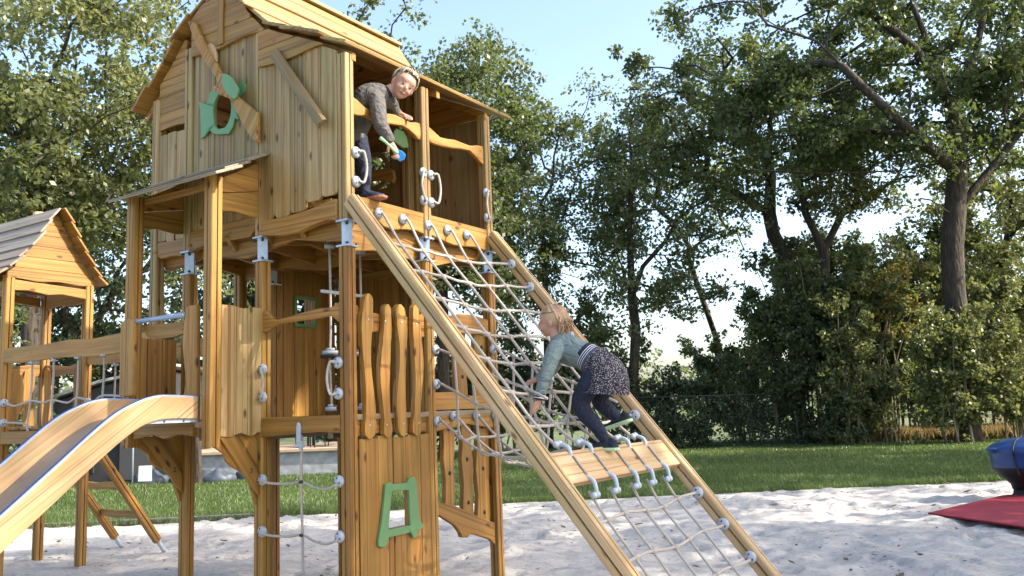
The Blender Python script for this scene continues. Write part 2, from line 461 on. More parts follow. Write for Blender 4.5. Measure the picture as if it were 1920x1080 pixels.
part('beam', [(1.72, 1.49), (1.035, 1.485), (1.035, 1.39), (1.2, 1.41), (1.36, 1.375), (1.5, 1.41), (1.72, 1.375)], 'u', -.47, (.04, 0, 0), g=VAX, tint=.4, bev=.005)
part('beam', [(.05, 1.5), (.81, 1.5), (.81, 1.35), (.43, 1.37), (.05, 1.35)], 'v', -.02, (0, .045, 0), g=UAX)
part('beam', [(.91, 1.5), (1.67, 1.5), (1.67, 1.346), (1.53, 1.362), (1.31, 1.391), (1.133, 1.369), (.91, 1.351)], 'v', -.035, (0, .045, 0), g=UAX, tint=.6)
# --- upper gable wall (faces the camera's left)
def boards(mb, k, c, a0, a1, n, zb, zt, th, round_b=.03, round_t=.0, gap=.002, axis='z'):
    """vertical boards between a0 and a1; zb/zt functions of board index or (a)->z"""
    wd = (a1 - a0) / n
    for i in range(n):
        x0 = a0 + i * wd + gap; x1 = a0 + (i + 1) * wd - gap
        b0 = zb[i] if isinstance(zb, (list, tuple)) else zb
        if callable(zt): t0, t1 = zt(x0), zt(x1)
        elif isinstance(zt, (list, tuple)): t0 = t1 = zt[i]
        else: t0 = t1 = zt
        r = round_b; q = round_t
        pts = [(x0, b0 + r), (x0 + r * .3, b0 + r * .3), (x0 + r, b0), (x1 - r, b0), (x1 - r * .3, b0 + r * .3), (x1, b0 + r)] if r else [(x0, b0), (x1, b0)]
        pts += [(x1, t1 - q), (x1 - q * .3, t1 - q * .3), (x1 - q, t1), (x0 + q, t0), (x0 + q * .3, t0 - q * .3), (x0, t0 - q)] if q else [(x1, t1), (x0, t0)]
        jit = random.uniform(-.0025, .0025)
        o = Vector((jit, 0, 0)) if k == 'u' else Vector((0, jit, 0))
        mb.slab([Vector(p) + o for p in vb(pts, k, c)], th, (0, 0, 1))
# roof profile (v,z)
RR = [(-.05, 4.09), (.17, 4.205), (.39, 4.31), (.60, 4.40), (.80, 4.50), (.97, 4.675), (1.08, 4.87), (1.2, 5.10)]
RL = [(2.36, 4.15), (2.18, 4.31), (2.0, 4.465), (1.83, 4.64), (1.66, 4.82), (1.43, 4.98), (1.2, 5.10)]
def prof_z(v):
    P = sorted(RR + RL[:-1])
    return float(np.interp(v, [p[0] for p in P], [p[1] for p in P]))
TH3 = (.026, 0, 0)
mb = MB()
boards(mb, 'u', -.046, .04, .835, 5, [3.035, 3.02, 2.965, 2.95, 2.955], lambda x: min(4.30, prof_z(x) - .045), TH3)
mb.build('wall_panel', 'pale', T, .004)
# middle bay: boards with an oval opening at v 1.17..1.39, z 3.77..4.08
mb = MB()
edges = [.895, 1.02, 1.165, 1.39, 1.52, 1.655]
for i in range(5):
    a, b = edges[i], edges[i + 1]
    if i == 2:
        mb.slab(vb([(a + .002, 3.0), (b - .002, 3.0), (b - .002, 3.775), (a + .002, 3.775)], 'u', -.03), TH3)
        mb.slab(vb([(a + .002, 4.07), (b - .002, 4.07), (b - .002, 4.50), (a + .002, 4.50)], 'u', -.03), TH3)
    else:
        mb.slab(vb([(a + .002, 3.0), (b - .002, 3.0), (b - .002, 4.50), (a + .002, 4.50)], 'u', -.03 + random.uniform(-.002, .002)), TH3)
mb.build('wall_panel', 'pale', T, .004)
mb = MB()
boards(mb, 'u', -.03, 1.77, 2.108, 3, [2.96, 2.95, 2.97], [3.875, 3.885, 3.88], TH3, .02, .012)
mb.build('wall_panel', 'pale', T, .004)
# horizontal gable boards
def gable_boards(mb, v0, v1, zb, u, th, step=.145):
    z = zb
    while z < 5.1:
        z2 = z + step - .003
        vs_ = np.linspace(v0, v1, 30)
        ok = [v for v in vs_ if prof_z(v) - .03 > z + .01]
        if len(ok) > 2:
            top = [(v, min(z2, prof_z(v) - .03)) for v in ok]
            wob = .012 if z == zb else 0
            bot = [(v, z + wob * math.sin((v - v0) * 9)) for v in ok[::-1]]
            mb.slab(vb(bot + top, 'u', u + random.uniform(-.002, .002)), th, VAX)
        z += step
mb = MB()
gable_boards(mb, .04, .84, 4.15, -.072, (.024, 0, 0)); mb.build('gable_panel', 'amber', T, .003)
mb = MB()
gable_boards(mb, .84, 1.66, 4.45, -.06, (.028, 0, 0)); mb.build('gable_panel', 'amber', T, .003)
mb = MB()
gable_boards(mb, 1.765, 2.12, 3.925, -.03, (.024, 0, 0)); mb.build('gable_panel', 'amber', T, .003)
mb = MB()
mb.box((-.078, 1.25, 4.46), (-.062, 1.31, 4.96)); mb.build('gable_strip', 'amber', T, .003)
# far gable + back walls
mb = MB()
gable_boards(mb, 0.0, 2.2, 4.05, 1.745, (.024, 0, 0)); 
mb.build('gable_panel', 'amber', T, .003)
mb = MB()
def wallhole(mb, k, c, a0, a1, n, z0, z1, h, th):
    wd = (a1 - a0) / n
    for i in range(n):
        x0 = a0 + i * wd + .002; x1 = x0 + wd - .004
        if h and x1 > h[0] and x0 < h[1]:
            segs = [(z0, h[2]), (h[3], z1)]
            if x0 < h[0] - .001: mb.slab(vb([(x0, z0), (h[0], z0), (h[0], z1), (x0, z1)], k, c), th); xa, xb = h[0] + .001, x1
            elif x1 > h[1] + .001: mb.slab(vb([(h[1], z0), (x1, z0), (x1, z1), (h[1], z1)], k, c), th); xa, xb = x0, h[1] - .001
            else: xa, xb = x0, x1
            for p, q in segs: mb.slab(vb([(xa, p), (xb, p), (xb, q), (xa, q)], k, c), th)
        else: mb.slab(vb([(x0, z0), (x1, z0), (x1, z1), (x0, z1)], k, c), th)
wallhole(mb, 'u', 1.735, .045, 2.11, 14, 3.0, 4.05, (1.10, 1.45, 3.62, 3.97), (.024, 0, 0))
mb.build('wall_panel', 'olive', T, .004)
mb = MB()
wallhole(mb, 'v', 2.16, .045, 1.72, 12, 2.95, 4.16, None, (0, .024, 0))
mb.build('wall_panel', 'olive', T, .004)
mb = MB()
wallhole(mb, 'v', 1.775, .9, 1.68, 6, 1.5, 2.98, (1.18, 1.39, 2.34, 2.57), (0, .024, 0))
mb.build('wall_panel', 'amber', T, .004)
mb = MB()
wallhole(mb, 'u', 1.775, .9, 1.7, 6, 1.5, 2.98, None, (.024, 0, 0))
mb.build('wall_panel', 'amber', T, .004)
mb = MB()
wallhole(mb, 'v', 1.83, -.42, -.03, 3, 1.53, 2.14, None, (0, .024, 0))
mb.build('wall_panel', 'amber', T, .004)
mb = MB()   # ring of the round window and the square frame
ring = [(1.275 + .19 * math.cos(a), 3.795 + .19 * math.sin(a)) for a in np.linspace(0, 2 * math.pi, 25)[:-1]]
rin = [(1.275 + .14 * math.cos(a), 3.795 + .14 * math.sin(a)) for a in np.linspace(0, 2 * math.pi, 25)[:-1]]
def ringslab(mb, outer, inner, k, c, th):
    """band between two outlines given with the same number of points"""
    n = len(outer)
    for i in range(n):
        j = (i + 1) % n
        mb.slab(vb([outer[i], outer[j], inner[j], inner[i]], k, c), th)
def bandmesh(name, outer, inner, k, c, th, mat, parent, bev=.004):
    th = Vector(th); n = len(outer)
    O = [Vector(p) for p in vb(outer, k, c)]; I = [Vector(p) for p in vb(inner, k, c)]
    vs = O + I + [p + th for p in O] + [p + th for p in I]
    fs = []
    for i in range(n):
        j = (i + 1) % n
        fs += [[i, j, n + j, n + i], [2 * n + i, 3 * n + i, 3 * n + j, 2 * n + j], [i, 2 * n + i, 2 * n + j, j], [n + i, n + j, 3 * n + j, 3 * n + i]]
    mb = MB(); mb._add(vs, fs)
    o = mb.build(name, mat, parent, bev)
    return o
bandmesh('window_ring', ring, rin, 'u', 1.715, (.018, 0, 0), 'olive', T)
bandmesh('window_frame', [(1.15, 2.31), (1.42, 2.31), (1.42, 2.60), (1.15, 2.60)], [(1.18, 2.34), (1.39, 2.34), (1.39, 2.57), (1.18, 2.57)], 'v', 1.752, (0, .02, 0), 'green', T)
part('brace', [(.95, 3.60), (1.1, 3.66), (1.3, 3.66), (1.5, 3.58), (1.65, 3.42), (1.66, 3.58), (1.5, 3.70), (1.3, 3.76), (1.05, 3.76), (.95, 3.72)], 'u', 1.60, (.04, 0, 0), g=VAX, sm=2)
# --- roof
roof_parts = []
def plank_row(prof, u0, u1, name, mat, under):
    mb = MB()
    for i in range(len(prof) - 1):
        (v0, z0), (v1, z1) = prof[i], prof[i + 1]
        d = Vector((0, v1 - v0, z1 - z0)); L = d.length; d.normalize()
        nn = Vector((0, -d.z, d.y)) if d.y > 0 else Vector((0, d.z, -d.y))
        j0 = random.uniform(-.05, .05) if i else 0; j1 = random.uniform(-.05, .05)
        a = Vector((u0 + j0, v0, z0)) - d * .035 + nn * .024
        b = Vector((u0 + j0 + random.uniform(-.03, .03), v1, z1)) + nn * .0
        th = nn * .026
        A2 = Vector((u1 + j1, a.y, a.z)); B2 = Vector((u1 + j1 + random.uniform(-.03, .03), b.y, b.z))
        mb.slab([a, A2, B2, b], th, UAX)
    o = mb.build(name, mat, T, .005)
    return o
rf = plank_row(RR, -.10, 2.03, 'roof', 'pale', 0)
rl = plank_row(RL, -.10, 2.0, 'roof', 'amber', 0)
mb = MB()
mb.box((-.14, 1.14, 5.12), (2.0, 1.26, 5.15), UAX)
mb.build('ridge_board', 'pale', T, .004)
mb = MB()
for u in (.02, 1.0, 1.68):
    for P in (RR, RL):
        q = [(u, a, b - .075) for a, b in P] + [(u, a, b - .012) for a, b in P[::-1]]
        mb.slab(q, (.04, 0, 0), VAX)
mb.build('rafter', 'amber', T, .003)
# --- green window frame, leaf, fork of a branch, drain board on the gable wall
oval = [(1.28 + .118 * math.cos(a), 3.915 + .155 * math.sin(a)) for a in np.linspace(0, 2 * math.pi, 26)[:-1]]
ovalframe = [(1.571, 4.056), (1.48, 4.017), (1.447, 4.032), (1.438, 4.097), (1.389, 4.119), (1.324, 4.125), (1.259, 4.112), (1.163, 4.054), (1.087, 4.079), (1.032, 4.109), (1.007, 4.051), (1.025, 4.012), (1.087, 3.97), (1.105, 3.91), (1.104, 3.845), (1.072, 3.795), (1.123, 3.827), (1.147, 3.759), (1.197, 3.709), (1.351, 3.737), (1.41, 3.771), (1.436, 3.808), (1.488, 3.748), (1.535, 3.744), (1.546, 3.978)]
# match each outer point with the inner point lying nearest in angle
inn = []
for a, b in ovalframe:
    an = math.atan2((b - 3.915), (a - 1.28))
    inn.append((1.28 + .112 * math.cos(an), 3.915 + .155 * math.sin(an)))
bandmesh('window_frame', ovalframe, inn, 'u', -.052, (.022, 0, 0), 'green', T, .003)
part('leaf', smooth2([(1.185, 4.175), (1.102, 4.137), (1.027, 4.049), (1.001, 3.992), (1.038, 3.936), (1.119, 3.99), (1.19, 4.089)], 3), 'u', -.125, (.018, 0, 0), 'green', bev=.003)
part('branch', [(1.657, 4.744), (1.616, 4.746), (1.574, 4.72), (1.47, 4.549), (1.388, 4.414), (1.301, 4.302), (1.229, 4.186), (1.17, 4.093), (1.056, 3.979), (0.945, 3.889), (0.812, 3.787), (0.805, 3.543), (0.859, 3.575), (0.968, 3.712), (1.068, 3.874), (1.131, 3.966), (1.246, 4.024), (1.317, 4.076), (1.337, 4.129), (1.285, 4.108), (1.259, 4.093), (1.286, 4.165), (1.352, 4.248), (1.446, 4.362), (1.557, 4.527)], 'u', -.105, (.04, 0, 0), 'amber', g=(0, .6, -.8), bev=.012, tint=1.0)
part('branch_stub', [(1.454, 4.496), (1.408, 4.511), (1.354, 4.469), (1.334, 4.387), (1.333, 4.329), (1.418, 4.351)], 'u', -.075, (.03, 0, 0), 'rail', bev=.01)
mb = MB()
a_, b_ = Vector((-.085, .63, 4.205)), Vector((-.085, .135, 3.55))
d_ = (b_ - a_).normalized(); s_ = Vector((0, -d_.z, d_.y))
mb.prism([(-.045, 0), (.045, 0), (.045, .016), (.030, .03), (.012, .034), (-.012, .034), (-.030, .03), (-.045, .016)], a_, b_, s_, (-1, 0, 0), .4)
mb.build('channel_board', 'olive', T, .003)
# --- handrails
part('handrail', [(.047, 3.762), (.179, 3.714), (.365, 3.725), (.517, 3.749), (.693, 3.736), (.812, 3.757), (.812, 3.62), (.735, 3.648), (.602, 3.683), (.363, 3.641), (.178, 3.649), (.047, 3.626)], 'v', -.025, (0, .04, 0), g=UAX, sm=2, bev=.01)
part('handrail', [(.908, 3.765), (1.069, 3.709), (1.272, 3.736), (1.484, 3.736), (1.673, 3.775), (1.673, 3.61), (1.481, 3.689), (1.217, 3.65), (1.017, 3.634), (.908, 3.65)], 'v', -.025, (0, .04, 0), g=UAX, sm=2, bev=.01)
part('handrail', [(.813, 2.285), (.749, 2.247), (.67, 2.201), (.449, 2.228), (.236, 2.246), (.122, 2.243), (.047, 2.275), (.047, 2.13), (.123, 2.184), (.237, 2.175), (.449, 2.174), (.642, 2.168), (.726, 2.147), (.813, 2.12)], 'u', -.04, (.04, 0, 0), g=VAX, sm=2, bev=.01)
part('handrail', [(.047, 2.27), (.12, 2.22), (.4, 2.20), (.7, 2.21), (.812, 2.25), (.812, 2.06), (.6, 2.09), (.3, 2.08), (.047, 2.05)], 'v', -.02, (0, .035, 0), g=UAX, bev=.008)
# --- wiggly balusters
for (u0, zt, lean, ph) in ((.13, 2.335, .0, .3), (.305, 2.275, .02, 1.6), (.485, 2.285, 0, 3.0), (.655, 2.30, .02, 4.4)):
    L_ = []; R_ = []
    for z in np.linspace(1.33, zt, 40):
        t = (z - 1.33) / (zt - 1.33)
        wv = .016 * math.sin(t * 7 + ph); hw = .043 + .008 * math.sin(t * 9 + ph * 2)
        e_r = max(0, (abs(t - .5) * 2 - .90) / .10)
        hw *= max(.25, math.sqrt(max(0, 1 - e_r * e_r)))
        hw *= 1.12 if t < .12 or .72 < t < .85 else 1.0
        L_.append((u0 + wv - hw + lean * t, z)); R_.append((u0 + wv + hw + lean * t, z))
    mb = MB(); mb.slab(vb(L_ + R_[::-1], 'v', -.068), (0, .042, 0), (0, 0, 1), .95)
    mb.mi = 1
    for z in (1.42, 2.15): mb.blob((u0, -.070, z), (.008, .004, .008), nu=8, nv=5)
    mb.build('baluster', ['amber', 'steel'], T, .012)
# --- board panel with the crooked green frame under the balusters
mb = MB()
ed = [.05, .238, .395, .56, .70, .81]
hole = (.34, .53, .705, .952)
for i in range(len(ed) - 1):
    x0, x1 = ed[i] + .002, ed[i + 1] - .002
    zt = 1.335 + random.uniform(-.012, .012)
    c = -.045 + random.uniform(-.003, .003)
    if x1 > hole[0] and x0 < hole[1]:
        xa = x0; xb = x1
        if x0 < hole[0]: mb.slab(vb([(x0, -.2), (hole[0], -.2), (hole[0], zt), (x0, zt)], 'v', c), (0, .026, 0)); xa = hole[0]
        if x1 > hole[1]: mb.slab(vb([(hole[1], -.2), (x1, -.2), (x1, zt), (hole[1], zt)], 'v', c), (0, .026, 0)); xb = hole[1]
        t_ = random.uniform(.2, .8)
        mb.slab(vb([(xa, -.2), (xb, -.2), (xb, hole[2]), (xa, hole[2])], 'v', c), (0, .026, 0), tint=t_)
        mb.slab(vb([(xa, hole[3]), (xb, hole[3]), (xb, zt), (xa, zt)], 'v', c), (0, .026, 0), tint=t_)
    else: mb.slab(vb([(x0, -.2), (x1, -.2), (x1, zt), (x0, zt)], 'v', c), (0, .026, 0))
mb.build('wall_panel', 'amber', T, .004)
fo = [(0.286, 1.012), (0.331, 1.022), (0.359, 1.005), (0.514, 1.002), (0.533, 1.031), (0.593, 1.037), (0.621, 0.993), (0.625, 0.917), (0.634, 0.821), (0.642, 0.726), (0.69, 0.683), (0.671, 0.662), (0.628, 0.66), (0.608, 0.611), (0.567, 0.613), (0.55, 0.652), (0.377, 0.65), (0.304, 0.65), (0.287, 0.609), (0.253, 0.589), (0.205, 0.604), (0.201, 0.639), (0.236, 0.759), (0.261, 0.881)]
fi = [(0.344, 0.953), (0.36, 0.958), (0.40, 0.957), (0.47, 0.953), (0.515, 0.951), (0.528, 0.949), (0.531, 0.93), (0.533, 0.87), (0.536, 0.80), (0.538, 0.74), (0.539, 0.713), (0.54, 0.708), (0.539, 0.703), (0.52, 0.702), (0.49, 0.702), (0.45, 0.702), (0.38, 0.703), (0.33, 0.703), (0.312, 0.703), (0.307, 0.705), (0.306, 0.715), (0.309, 0.74), (0.322, 0.81), (0.335, 0.90)]
bandmesh('window_frame', fo, fi, 'v', -.070, (0, .021, 0), 'green', T, .003)
# --- panel beside the porch (between the two front posts)
mb = MB()
t_ = [2.30, 2.303, 2.287, 2.303, 2.30]
top = [(-.405, 2.30), (-.304, 2.303), (-.21, 2.287), (-.113, 2.303), (-.045, 2.301)]
bot = [(-.045, 1.395), (-.06, 1.4), (-.132, 1.373), (-.227, 1.4), (-.319, 1.374), (-.405, 1.385)]
def pz(P, x): 
    P = sorted(P); return float(np.interp(x, [p[0] for p in P], [p[1] for p in P]))
e_ = [-.405, -.285, -.165, -.04]
for i in range(3):
    xs = np.linspace(e_[i] + .0015, e_[i + 1] - .0015, 7)
    o = [(x, pz(bot, x)) for x in xs] + [(x, pz(top, x)) for x in xs[::-1]]
    mb.slab(vb(o, 'v', .825), (0, .026, 0), tint=.6)
mb.build('wall_panel', 'pale', T, .003)
# brackets below the porch
br = [(-0.50, 1.39), (-.045, 1.389), (-.045, .885), (-0.056, 0.891), (-0.085, 0.987), (-0.114, 1.064), (-0.181, 1.126), (-0.265, 1.169), (-0.311, 1.209), (-0.334, 1.265), (-0.401, 1.305), (-0.50, 1.34)]
for v in (.865, 1.735):
    mb = MB(); mb.slab(vb(br, 'v', v), (0, .028, 0), (.6, 0, -.8), .35)
    mb.slab(vb([(-.40, 1.385), (-.27, 1.385), (-.05, 1.10), (-.05, .95)], 'v', v - .027), (0, .025, 0), (.6, 0, -.8), .3)
    mb.mi = 1
    for x, z in ((-.12, 1.12), (-.12, 1.14)): mb.blob((x, v - .03, z), (.012, .006, .006), nu=8, nv=5)
    mb.build('bracket_board', ['amber', 'dark_bolt'], T, .005)
# --- porch: side boards, entrance posts, handle bar, roof
for v in (.865, 1.765):
    mb = MB()
    mb.slab(vb([(-.40, 3.115), (-.005, 3.20), (-.005, 3.445), (-.12, 3.369), (-.40, 3.215)], 'v', v), (0, .024, 0), UAX)
    mb.slab(vb([(-.40, 3.110), (-.005, 3.195), (-.005, 3.0), (-.1, 2.985), (-.263, 3.001), (-.40, 2.98)], 'v', v), (0, .024, 0), UAX)
    mb.build('porch_side', 'amber', T, .004)
part('entrance_board', [(1.085, 2.295), (1.057, 2.309), (.97, 2.306), (.96, 1.485), (1.087, 1.488), (1.124, 1.57), (1.103, 1.681), (1.081, 1.755), (1.095, 1.868), (1.122, 2.021), (1.114, 2.173)], 'u', -.50, (.04, 0, 0), bev=.01, tint=.8)
part('entrance_board', [(1.81, 2.24), (1.75, 2.274), (1.669, 2.259), (1.641, 2.209), (1.655, 2.058), (1.640, 1.86), (1.649, 1.695), (1.81, 1.695), (1.816, 2.07)], 'u', -.535, (.04, 0, 0), bev=.01, tint=.8)
mb = MB(); mb.slab(vb([(1.645, 2.215), (1.117, 2.205), (1.114, 2.128), (1.247, 2.105), (1.434, 2.10), (1.595, 2.13)], 'u', -.46), (.03, 0, 0), VAX, .3)
mb.mi = 1
for z in (2.15, 2.185): mb.blob((-.462, 1.16, z), (.006, .012, .007), nu=8, nv=5)
mb.build('cross_board', ['amber', 'dark_bolt'], T, .006)
mb = MB(); mb.tube([(-.50, 1.10, 2.245), (-.50, 1.66, 2.245)], .019, 12); mb.build('handle_bar', 'light_edge', T)
mb = MB()
P = [(-.57, 3.165), (-.40, 3.255), (-.21, 3.355), (-.005, 3.47)]
ends = [(.60, 1.90), (.72, 1.86), (.70, 1.88)]
for i in range(3):
    (u0, z0), (u1, z1) = P[i], P[i + 1]
    d = Vector((u1 - u0, 0, z1 - z0)).normalized(); nn = Vector((-d.z, 0, d.x))
    a = Vector((u0, 0, z0)) - d * .03 + nn * .018; b = Vector((u1, 0, z1))
    e0, e1 = ends[i]
    mb.slab([(a.x, e0 + .03, a.z), (b.x, e0 + .02 * i, b.z), (b.x, e1, b.z), (a.x, e1, a.z)], nn * .022, VAX)
mb.build('porch_roof', 'grey', T, .005)
mb = MB()
mb.box((-.42, .93, 3.16), (-.38, 1.72, 3.20), VAX); mb.build('porch_beam', 'amber', T, .004)
# --- climbing wall below the open bay on the right
part('cross_board', [(1.138, 2.252), (1.267, 2.274), (1.452, 2.282), (1.672, 2.253), (1.672, 2.129), (1.407, 2.12), (1.274, 2.118), (1.154, 2.133)], 'v', -.02, (0, .035, 0), g=UAX, tint=.75)
part('cross_board', [(.91, 1.643), (1.167, 1.647), (1.308, 1.62), (1.672, 1.599), (1.672, 1.507), (.91, 1.507)], 'v', -.03, (0, .035, 0), g=UAX, tint=.7)
part('cross_board', [(0.91, 0.826), (1.14, 0.771), (1.347, 0.69), (1.527, 0.623), (1.672, 0.575), (1.672, 0.40), (1.60, .452), (1.482, 0.491), (1.339, 0.535), (1.29, .51), (1.22, .52), (1.20, .56), (1.133, 0.623), (0.91, 0.735)], 'v', -.02, (0, .04, 0), g=(1, 0, -.35), tint=.35)
for o_ in ([(1.055, 1.42), (1.195, 1.42), (1.205, 1.247), (1.18, 1.082), (1.19, 0.916), (1.175, 0.72), (1.058, 0.75), (1.079, 0.971), (1.052, 1.135), (1.064, 1.257)],
           [(1.285, 1.42), (1.42, 1.42), (1.425, 1.193), (1.445, 1.02), (1.42, 0.852), (1.435, 0.62), (1.283, 0.68), (1.305, 0.909), (1.287, 1.119), (1.305, 1.244)],
           [(1.515, 1.42), (1.672, 1.42), (1.672, 1.134), (1.66, 0.916), (1.665, 0.636), (1.64, 0.54), (1.472, 0.59), (1.504, 0.806), (1.479, 1.021), (1.51, 1.19)],
           [(1.241, 2.14), (1.387, 2.14), (1.386, 1.799), (1.40, 1.60), (1.234, 1.60)], [(1.514, 2.15), (1.672, 2.15), (1.672, 1.803), (1.672, 1.57), (1.511, 1.57)]):
    mb = MB(); mb.slab(vb(o_, 'v', .016), (0, .04, 0), (0, 0, 1))
    mb.mi = 1
    x_ = sum(p[0] for p in o_) / len(o_)
    zs = [p[1] for p in o_]
    for z in ([1.36, 1.02] if len(o_) > 6 else [2.02]):
        mb.blob((x_, .015, z - .25 * (abs(x_ - 1.36) < .05)), (.017, .008, .017), nu=12, nv=6)
    if x_ > 1.5 and len(o_) > 6: mb.blob((x_, .015, .67), (.017, .008, .017), nu=12, nv=6)
    mb.build('climbing_board', ['amber', 'black'], T, .006)
# --- rope handles: two knobs and a bowed rope
def rope_handle(c0, c1, nrm, bow):
    mb = MB(); c0, c1 = Vector(c0), Vector(c1); bow = Vector(bow)
    kn(mb, c0, nrm); kn(mb, c1, nrm)
    mb.mi = 2
    n_ = Vector(nrm).normalized()
    mb.tube([c0 + n_ * .03, c0 + n_ * .045 + bow * .7, (c0 + c1) / 2 + n_ * .045 + bow * 1.25, c1 + n_ * .045 + bow * .7, c1 + n_ * .03], .010, 8, spl=5)
    mb.build('rope_handle', ['knob', 'dark_bolt', 'rope'], T)
nU = (-1, 0, 0); nV = (0, -1, 0)
rope_handle((-.052, .80, 1.848), (-.052, .80, 1.648), nU, (0, -.045, 0))
rope_handle((-.052, .045, 1.854), (-.052, .045, 1.644), nU, (0, .05, 0))
rope_handle((.80, -.052, 3.349), (.80, -.052, 3.127), nV, (-.06, 0, 0))
rope_handle((.90, -.048, 3.349), (.90, -.048, 3.127), nV, (.05, 0, 0))
rope_handle((1.66, -.052, 3.35), (1.66, -.052, 3.129), nV, (-.05, 0, 0))
rope_handle((.045, -.052, 3.337), (.045, -.052, 3.123), nV, (.05, 0, 0))

# ================================================================== small net below the deck (front opening)
net0 = thing('climbing_net', 'thin grey rope ladder net hanging under the lower deck of the tall tower', 'climbing net', W(-.02, .43, 0))
mb = MB(); mb.tube([(-.03, .42, 1.37), (-.035, .425, 1.05), (-.03, .42, .7), (-.02, .425, .3), (-.02, .42, -.1)], .0095, 8, spl=4)
mb.build('vertical_rope', 'rope', net0)
for z in (1.06, .70):
    mb = MB(); kn(mb, (-.052, .80, z), nU); kn(mb, (-.052, .045, z), nU)
    mb.mi = 2
    mb.tube([(-.08, .80, z), (-.07, .70, z - .02), (-.035, .55, z - .025), (-.03, .42, z - .01), (-.035, .3, z - .045), (-.07, .15, z - .05), (-.08, .045, z - .02)], .009, 8, spl=5)
    mb.mi = 1; mb.blob((-.04, .42, z - .01), (.016, .018, .012), nu=8, nv=6)
    mb.build('cross_rope', ['knob', 'dark_bolt', 'rope'], net0)
mb = MB(); mb.box((-.066, .405, 1.31), (-.052, .44, 1.44)); mb.box((-.075, .385, 1.29), (-.03, .455, 1.31)); mb.blob((-.06, .423, 1.44), (.008, .0175, .02)); mb.tube([(-.04, .42, 1.33), (-.04, .42, 1.27)], .016, 10)
mb.build('rope_clamp', 'white_plastic', net0, .002)

# ================================================================== two disc ropes inside the lower room
for (u, lab) in ((.263, 'disc climbing rope hanging in the lower room, left of the corner post'), (.592, 'disc climbing rope hanging behind the wavy balusters, right of the corner post')):
    t = thing('disc_rope', lab, 'climbing rope', W(u, .43, 1.5), 'disc ropes inside the tower')
    mb = MB(); mb.tube([(u, .43, 2.78), (u + .005, .43, 2.2), (u - .005, .43, 1.9), (u + .01, .43, 1.53)], .009, 8, spl=4); mb.build('rope', 'rope', t)
    for k, (z, r) in enumerate(((2.74, .05), (1.94, .075), (1.53, .05))):
        mb = MB(); 
        mb.tube([(u, .43, z), (u, .43, z + .03)], r * .8, 20); mb.tube([(u, .43, z + .03), (u, .43, z + .05)], r * .45, 14)
        if r > .06: mb.mi = 1; mb.tube([(u, .43, z - .022), (u, .43, z - .001)], r * 1.02, 24)
        mb.build('disc', ['knob', 'black'], t)
    mb = MB(); mb.box((u - .09, .42, 2.395), (u + .09, .44, 2.42)); mb.build('crossbar', 'knob', t, .004)

# ================================================================== slide
sl = thing('slide', 'wooden-sided slide with steel chute and blue edge trim', 'slide', W(-1.4, 1.27, 0))
TOPL = [(-.50, 1.655), (-.70, 1.665), (-.83, 1.66), (-.98, 1.615), (-1.164, 1.515), (-1.493, 1.245), (-1.79, 1.0), (-2.3, .60), (-2.6, .42), (-2.9, .36), (-3.2, .35)]
BOTL = [(-.50, 1.51), (-.75, 1.515), (-.90, 1.485), (-1.04, 1.405), (-1.20, 1.285), (-1.486, 1.05), (-1.78, .81), (-2.3, .40), (-2.6, .24), (-2.9, .19), (-3.2, .19)]
cT = catmull([Vector((a, 0, b)) for a, b in TOPL], 5); cB = catmull([Vector((a, 0, b)) for a, b in BOTL], 5)
for v in (.935, 1.575):
    mb = MB()
    mb.slab([(p.x, v, p.z) for p in cT] + [(p.x, v, p.z) for p in cB[::-1]], (0, .045, 0), (1, 0, .7), .65)
    o = mb.build('side_panel', 'glulam', sl, .006)
    mb = MB()
    mb.tube([(p.x, v + .010, p.z + .002) for p in cT], .009, 8); mb.mi = 1
    mb.tube([(p.x, v + .032, p.z + .002) for p in cT], .011, 8)
    mb.build('edge_trim', ['light_edge', 'blue_edge'], o)
mb = MB()
cc = [(.12 * a.x + .88 * b.x, .14 * a.z + .86 * b.z) for a, b in zip(cT, cB)]
for i in range(len(cc) - 1):
    (x0, z0), (x1, z1) = cc[i], cc[i + 1]
    mb._add([(x0, .981, z0), (x0, 1.574, z0), (x1, 1.574, z1), (x1, .981, z1), (x0, .981, z0 - .012), (x0, 1.574, z0 - .012), (x1, 1.574, z1 - .012), (x1, .981, z1 - .012)],
            [[0, 1, 2, 3], [4, 7, 6, 5], [0, 3, 7, 4], [1, 5, 6, 2]])
mb.build('chute', 'chute', sl)
mb = MB(); mb.box((-.93, .955, 1.488), (-.49, .985, 1.512)); mb.mi = 1
for u in (-.75, -.60): mb.blob((u, .953, 1.50), (.008, .004, .008), nu=8, nv=5)
mb.build('mounting_plate', ['steel', 'dark_bolt'], sl)

# ================================================================== climbing net ramp
ramp_ = thing('climbing_ramp', 'steep rope net ramp between two long wooden beams, girl climbing on it', 'climbing net', W(.86, -1.6, 0))
SL = 1.214
def zr(v): return 3.03 + SL * v
dirr = Vector((0, -1, -SL)).normalized(); nr = Vector((0, -SL, 1)).normalized()
for u in (-.005, 1.72):
    mb = MB()
    mb.prism(POSTP(.046, 1.25, .007, .024, .024), (u, -.05, zr(-.05) + .01), (u, -2.62, zr(-2.62) + .01), (1, 0, 0), nr, .62)
    mb.build('side_beam', 'rail', ramp_)
def rp(u, v, d=0.0): return Vector((u, v, zr(v))) + nr * d
rows = [-.275, -.45, -.63, -.805, -.98, -1.155, -1.332]
low = [-1.793, -1.968, -2.145, -2.32]
US = [.283, .556, .857, 1.103, 1.365]
def sag(v, u, dip):
    t = (u + .0) / 1.72
    return -dip * 4 * t * (1 - t)
